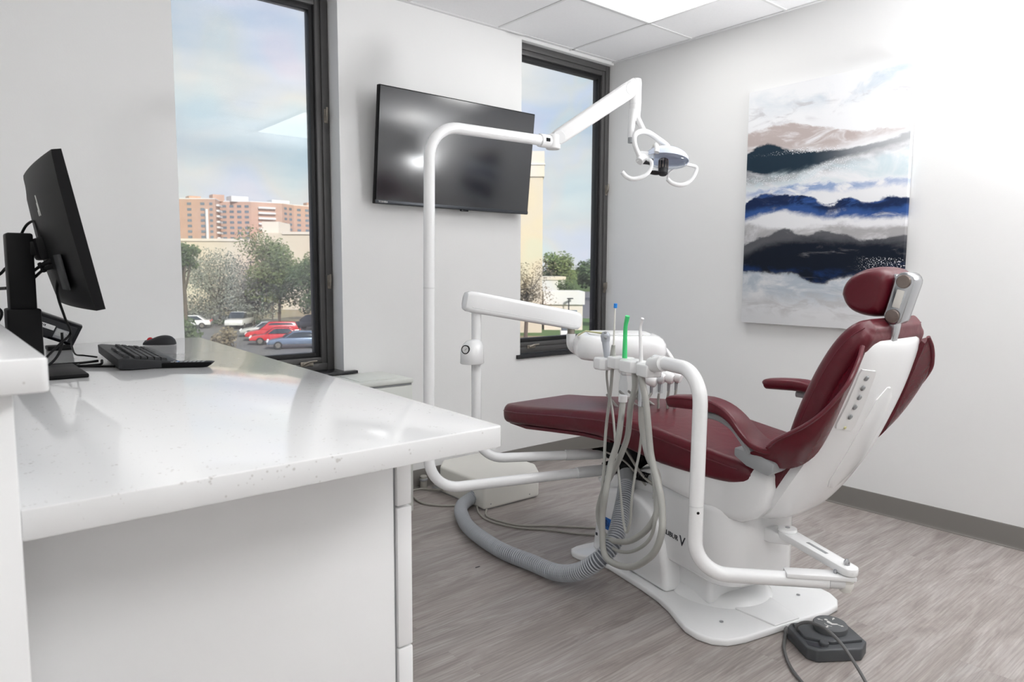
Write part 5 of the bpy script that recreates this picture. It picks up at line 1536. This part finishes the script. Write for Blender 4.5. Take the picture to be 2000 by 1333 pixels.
# low white building
lb = thing('low_building', 'low white flat-roofed building beyond the lawn', 'building', (53, 54, GZ))
fbox(G(), (53.9, 52.8), -4.1, 0, 0, 6, GZ, -1.35).build('wall', cap_m, lb)
fbox(G(), (53.9, 52.8), -4.2, .2, -.2, 6.2, -2.2, -.83).build('roof_band', wht_m, lb)
for k in range(2): fbox(G(), (53.9, 52.8), -3.6 + 2.0 * k, -2.6 + 2.0 * k, -.05, .1, -4.4, -2.8).build('window', win_m, lb, flat=True)
lb2 = thing('low_building', 'pale flat-roofed building behind the low white one, half hidden by trees', 'building', (62, 70, GZ))
fbox(G(), (66.0, 68.0), -9, 0, 0, 10, GZ, .55).build('wall', wht_m, lb2)
fbox(G(), (66.0, 68.0), -9.1, .1, -.1, 10, .2, .65).build('roof_band', cap_m, lb2)
uc = thing('utility_cabinet', 'pale utility cabinet with a dark top on the near verge', 'cabinet', (45.6, 46.5, GZ))
fbox(G(), (46.2, 47.2), -.65, .65, 0, .8, GZ, GZ + .75, .03).build('base', wht_m, uc)
fbox(G(), (46.2, 47.2), -.55, .55, .05, .75, GZ + .75, GZ + 1.35, .03).build('louvred_top', pbr('cabinet_grey', (.12, .14, .16), .6, vary=(3, .1)), uc)

def leafmat(name, a, b_):
    m = pbr(name, a, .8)
    nt = m.node_tree; b = nt.nodes['Principled BSDF']
    geo = nt.nodes.new('ShaderNodeNewGeometry')
    r = nt.nodes.new('ShaderNodeValToRGB'); r.color_ramp.elements[0].color = (*a, 1); r.color_ramp.elements[1].color = (*b_, 1)
    nt.links.new(geo.outputs['Random Per Island'], r.inputs[0]); nt.links.new(r.outputs[0], b.inputs['Base Color'])
    return m
lf_green = leafmat('leaf_green', (.085, .125, .040), (.20, .25, .095))  # both greens lightened so the leaf colour carries haze
lf_dark = leafmat('leaf_dark', (.045, .080, .032), (.12, .17, .065))
lf_grey = leafmat('leaf_haze_grey', (.17, .19, .14), (.32, .33, .26))  # pale grey puts the haze over these trees into the leaves
lf_yel = leafmat('leaf_yellow_green', (.18, .23, .05), (.34, .36, .11))
lf_br = leafmat('leaf_brown', (.12, .095, .06), (.26, .21, .13))

def tree(name, label, x, y, h, r, mat, n=1500, ls=.34, trunk=.16, sq=.8, blobs=9, bare=.0, cat='tree', z0=None):
    z0 = GZ if z0 is None else z0
    t = thing(name, label, cat, (x, y, z0))
    top = z0 + h
    cz = top - r * sq
    g = G()
    cs = []
    for k in range(blobs):
        a = random.uniform(0, 6.28); rr_ = r * .62 * math.sqrt(random.random()); zz = random.uniform(-.65, .62) * r * sq
        cs.append((V(x + rr_ * math.cos(a), y + rr_ * math.sin(a), cz + zz), r * random.uniform(.32, .5)))
    if trunk:
        g.tube([(x, y, z0), (x + .1, y, (z0 + cz) / 2), (x, y + .1, cz)], [trunk * 1.2, trunk, trunk * .6], 8, sub=3)
        for c, cr_ in cs:
            s = V(x, y, z0 + (cz - z0) * random.uniform(.45, 1.0))
            g.tube([s, s.lerp(c, .5) + V(0, 0, -.15 * r * .4), c], [trunk * .5, trunk * .32, trunk * .12], 6, sub=3)
        g.build('trunk', bark_m, t)
    g = G()
    vs, fs = [], []
    for k in range(n):
        c, cr_ = random.choice(cs)
        d = V(random.gauss(0, 1), random.gauss(0, 1), random.gauss(0, 1)).normalized() * cr_ * (random.random() ** .4)
        p = c + V(d.x, d.y, d.z * .85)
        if p.z < z0 + .05: continue
        u = V(random.gauss(0, 1), random.gauss(0, 1), random.gauss(0, 1)).normalized(); w = u.orthogonal().normalized()
        q = ls * random.uniform(.6, 1.3)
        i = len(vs)
        vs += [p + u * q, p + w * q * .5 + u * q * .1, p - u * q * .8, p - w * q * .5 + u * q * .1]
        fs.append((i, i + 1, i + 2, i + 3))
    g.add(vs, fs).build('foliage', mat, t, flat=True)
    return t
tree('hazy_tree', 'pale hazy spreading tree in front of the beige store wall', 25.6, 83.0, 9.3, 5.4, lf_grey, 11000, .14, blobs=30, sq=.9)
tree('leafy_tree', 'tall green tree in the middle of the large window', 30.4, 77.5, 11.4, 4.3, lf_green, 13000, .17, blobs=30, sq=1.1)
tree('leafy_tree', 'dark green tree beside the tall one, close to the dark window frame', 32.2, 72.0, 8.3, 3.3, lf_dark, 8000, .16, blobs=20, sq=1.15)
tree('leafy_tree', 'grey green tree with its crown against the brick block', 37.5, 78.5, 11.6, 3.9, lf_green, 9000, .18, blobs=20, sq=1.2)
tree('hazy_tree', 'low hazy grey green tree between the pale one and the tall green one', 28.2, 79.5, 6.6, 3.6, lf_grey, 8000, .14, blobs=22, sq=.95)
tree('dark_shrub', 'dark bush row standing behind the parked cars', 35.0, 73.5, 3.0, 2.1, lf_dark, 4500, .13, blobs=16, trunk=.07, cat='shrub')
tree('yellow_tree', 'bright yellow green bushy tree behind the parked cars', 31.6, 66.2, 5.2, 2.4, lf_yel, 5500, .14, blobs=18, sq=.95)
tree('small_tree', 'small round young green tree on the verge by the white pickup', 29.6, 77.5, 4.6, 1.3, lf_yel, 700, .20, blobs=7, trunk=.07)
tree('dark_shrub', 'dark shrub low beside the wall edge of the large window', 14.0, 52.5, 3.3, 1.5, lf_dark, 1100, .16, blobs=8, trunk=.06, cat='shrub')
tree('grey_shrub', 'grey brown shrub at the near corner of the car park', 15.6, 51.0, 2.3, 1.3, lf_br, 1000, .14, blobs=8, trunk=.05, cat='shrub')
tree('dark_tree', 'thin dark tree cut off by the wall edge of the large window', 17.4, 66.0, 8.8, 1.7, lf_dark, 2500, .13, blobs=12)
tree('bare_tree', 'sparse brown tree in front of the beige tower', 43.4, 50.0, 7.6, 3.2, lf_br, 3500, .11, blobs=20)
tree('brown_tree', 'reddish brown tree beside the low white building', 60.0, 54.5, 6.2, 2.6, lf_br, 3500, .17, blobs=12)
tree('green_tree', 'small green tree in front of the pale flat-roofed building', 59.0, 60.5, 5.4, 2.0, lf_dark, 2500, .16, blobs=10)
tree('green_shrub', 'green shrub at the foot of the brown tree', 57.6, 53.2, 1.9, 1.0, lf_green, 600, .16, blobs=6, trunk=.05, cat='shrub')
for k, (x, y, h, r) in enumerate(((96, 118, 10.6, 5.0), (106, 112, 11.2, 5.0), (114, 109, 10.4, 4.6), (122, 106, 12.4, 5.0), (128, 99, 11.2, 5.0), (135, 96, 10.6, 5.0))):
    o = tree('woodland_tree', 'full green tree of the wooded skyline beyond the low buildings', x, y, h, r, lf_green if k % 2 else lf_dark, 4500, .34, blobs=14)
    o['group'] = 'trees on the wooded skyline'
G_h = G()
struct(G().loft([[(60 + 30 * k, 240 - 22 * k, GZ), (60 + 30 * k, 240 - 22 * k, GZ + 7.5 + 1.3 * math.sin(k * 1.7)), (75 + 30 * k, 262 - 22 * k, GZ)] for k in range(10)]).build('hill', lf_dark))

def car(name, label, x, y, yaw, paint, kind='suv', L=4.6, W=1.85):
    t = thing(name, label, 'car', (x, y, GZ))
    M = Matrix.Translation((x, y, GZ)) @ Matrix.Rotation(yaw, 4, 'Z')
    H = 1.68 if kind == 'suv' else 1.42 if kind == 'sedan' else 1.85
    h = L / 2
    if kind == 'truck':
        side = [(-h, .45), (-h, 1.05), (-.3, 1.05), (-.1, 1.05), (h - 1.3, 1.08), (h - .2, 1.0), (h, .8), (h, .45)]
        cab = [(-.35, 1.05), (-.15, 1.78), (.9, 1.80), (1.55, 1.08)]
    else:
        belt = .98 if kind == 'suv' else .90
        side = [(-h, .40), (-h - .03, .75), (-h + .1, belt), (h - 1.25, belt), (h - .25, belt - .18), (h, belt - .34), (h + .02, .40)]
        cab = [(-h + .12, belt), (-h + .45, H - .04), (-.2, H), (.35, H - .03), (h - 1.20, belt)] if kind == 'suv' else [(-h + .55, belt), (-h + 1.25, H - .02), (-.1, H), (.35, H - .04), (h - 1.3, belt)]
    def ext(poly, w0, w1, bev, name_, mat, inset=0):
        b = bmesh.new()
        lo = [b.verts.new(M @ V(px_, -w0 + (0 if z <= 1.0 else inset), z)) for px_, z in poly]; hi = [b.verts.new(M @ V(px_, w0 - (0 if z <= 1.0 else inset), z)) for px_, z in poly]
        b.faces.new(lo); b.faces.new(hi[::-1]); n = len(poly)
        for i in range(n):
            j = (i + 1) % n; b.faces.new((lo[j], lo[i], hi[i], hi[j]))
        bmesh.ops.recalc_face_normals(b, faces=b.faces)
        g_ = G(); g_._bev(b, bev, 2); return g_.bm(b).build(name_, mat, t)
    ext(side, W / 2, 0, .06, 'body', paint)
    ext(cab, W / 2 - .06, 0, .06, 'cabin', paint, .16)
    zz = [p_[1] for p_ in cab]; zb, zt = min(zz), max(zz)
    cx0 = sum(p_[0] for p_ in cab) / len(cab)
    gl = [(cx0 + (px_ - cx0) * .86, zb + .06 + (z - zb) * .78) for px_, z in cab]
    ext(gl, W / 2 - .02, 0, .02, 'side_window', cglass_m, .14)
    a, b_ = cab[-1], cab[-2]
    f0, f1 = V(a[0] + .02, 0, a[1] + .06), V(b_[0] + .06, 0, b_[1] - .06)
    w_ = W / 2 - .2
    g_ = G(); dv_ = V(.03, 0, .03)
    g_.loft([[M @ (f0 + V(0, -w_ - .05, 0)), M @ (f0 + V(0, w_ + .05, 0)), M @ (f0 + V(0, w_ + .05, 0) + dv_), M @ (f0 + V(0, -w_ - .05, 0) + dv_)], [M @ (f1 + V(0, -w_, 0)), M @ (f1 + V(0, w_, 0)), M @ (f1 + V(0, w_, 0) + dv_), M @ (f1 + V(0, -w_, 0) + dv_)]]).build('windscreen', cglass_m, t, flat=True)
    for sx in (-h + .85, h - .85):
        for sy_ in (-1, 1):
            wh = G().cyl(M @ V(sx, sy_ * (W / 2 - .20), .34), M @ V(sx, sy_ * (W / 2 + .01), .34), .34, 18, bev=.03).build('wheel', tyre_m, t)
            G().cyl(M @ V(sx, sy_ * (W / 2), .34), M @ V(sx, sy_ * (W / 2 + .02), .34), .20, 14).build('hub_cap', latch_m, wh)
    for sy_ in (-1, 1):
        G().box(h - .12, h + .03, sy_ * (W / 2 - .28) - .2, sy_ * (W / 2 - .28) + .2, .58, .72, .02, mat=M).build('head_lamp', lamp_m, t)
        G().box(-h - .05, -h + .06, sy_ * (W / 2 - .16) - .13, sy_ * (W / 2 - .16) + .13, .70, .92, .02, mat=M).build('tail_lamp', rlamp_m, t)
    return t
red_c = pbr('car_red', (.55, .015, .02), .25, coat=.5, vary=(1, .05)); blu_c = pbr('car_steel_blue', (.17, .22, .30), .25, metal=.4, coat=.5, vary=(1, .05))
sil_c = pbr('car_silver', (.55, .55, .53), .3, metal=.3, coat=.5, vary=(1, .04)); wh_c = pbr('car_white', (.75, .75, .74), .3, coat=.5, vary=(1, .02)); dk_c = pbr('car_dark', (.03, .032, .04), .25, coat=.5, vary=(1, .1))
YL = math.atan2(.64, -.768) + .30
car('parked_car', 'steel blue car parked nearest at the end of the row', 22.9, 54.6, YL, blu_c, 'sedan', 4.7)
car('parked_car', 'bright red low car parked next to the steel blue one', 22.9, 58.8, YL, red_c, 'sedan', 4.5)
car('parked_car', 'red estate car in the row behind the low red car', 23.9, 62.4, YL, red_c, 'suv', 4.7)
car('parked_car', 'silver car parked behind the two red cars', 24.8, 66.6, YL, sil_c, 'sedan', 4.6)
car('parked_car', 'dark car parked across the lane under the yellow green tree', 31.3, 70.5, YL - .5, dk_c, 'suv', 4.7)
car('parked_car', 'silver car with its red tail lamps at the dark window frame', 27.4, 55.6, YL - .1, sil_c, 'suv', 4.6)
car('pickup_truck', 'white pickup truck parked facing the viewer before the hazy tree', 26.2, 78.0, -2.15, wh_c, 'truck', 5.2)
car('parked_car', 'white car far off beside the grey brown shrub', 21.6, 80.5, YL, wh_c, 'sedan', 4.5)
car('parked_car', 'dark car on the lane below the beige tower', 42.4, 53.9, YL - .2, dk_c, 'suv', 4.6)
def lamp_post(label, x, y, h):
    t = thing('lamp_post', label, 'lamp post', (x, y, GZ))
    G().cyl((x, y, GZ), (x, y, GZ + h), .09, 10, .06).build('pole', darkg_m, t)
    G().box(x - .15, x + .55, y - .14, y + .14, GZ + h, GZ + h + .12, .03).build('lamp_head', darkg_m, t)
    G().cyl((x, y, GZ), (x, y, GZ + .5), .22, 12).build('concrete_base', wht_m, t)
lamp_post('dark lamp post rising beside the small round young tree', 29.0, 82.0, 7.2)
lamp_post('lamp post in front of the low white building', 52.2, 53.2, 3.4)
cord('black_cable', [(.415, 2.60, .9215), (.37, 2.575, .9215), (.30, 2.57, .9215), (.20, 2.58, .9215)], .004, 'black cord lying flat on the counter just beyond the other flat cord')
cord('black_cable', [(.43, 2.42, .9215), (.39, 2.45, .9215), (.345, 2.50, .9215), (.345, 2.54, .9215), (.24, 2.56, .9215)], .0035, 'black cord bending around the corner of the monitor base')
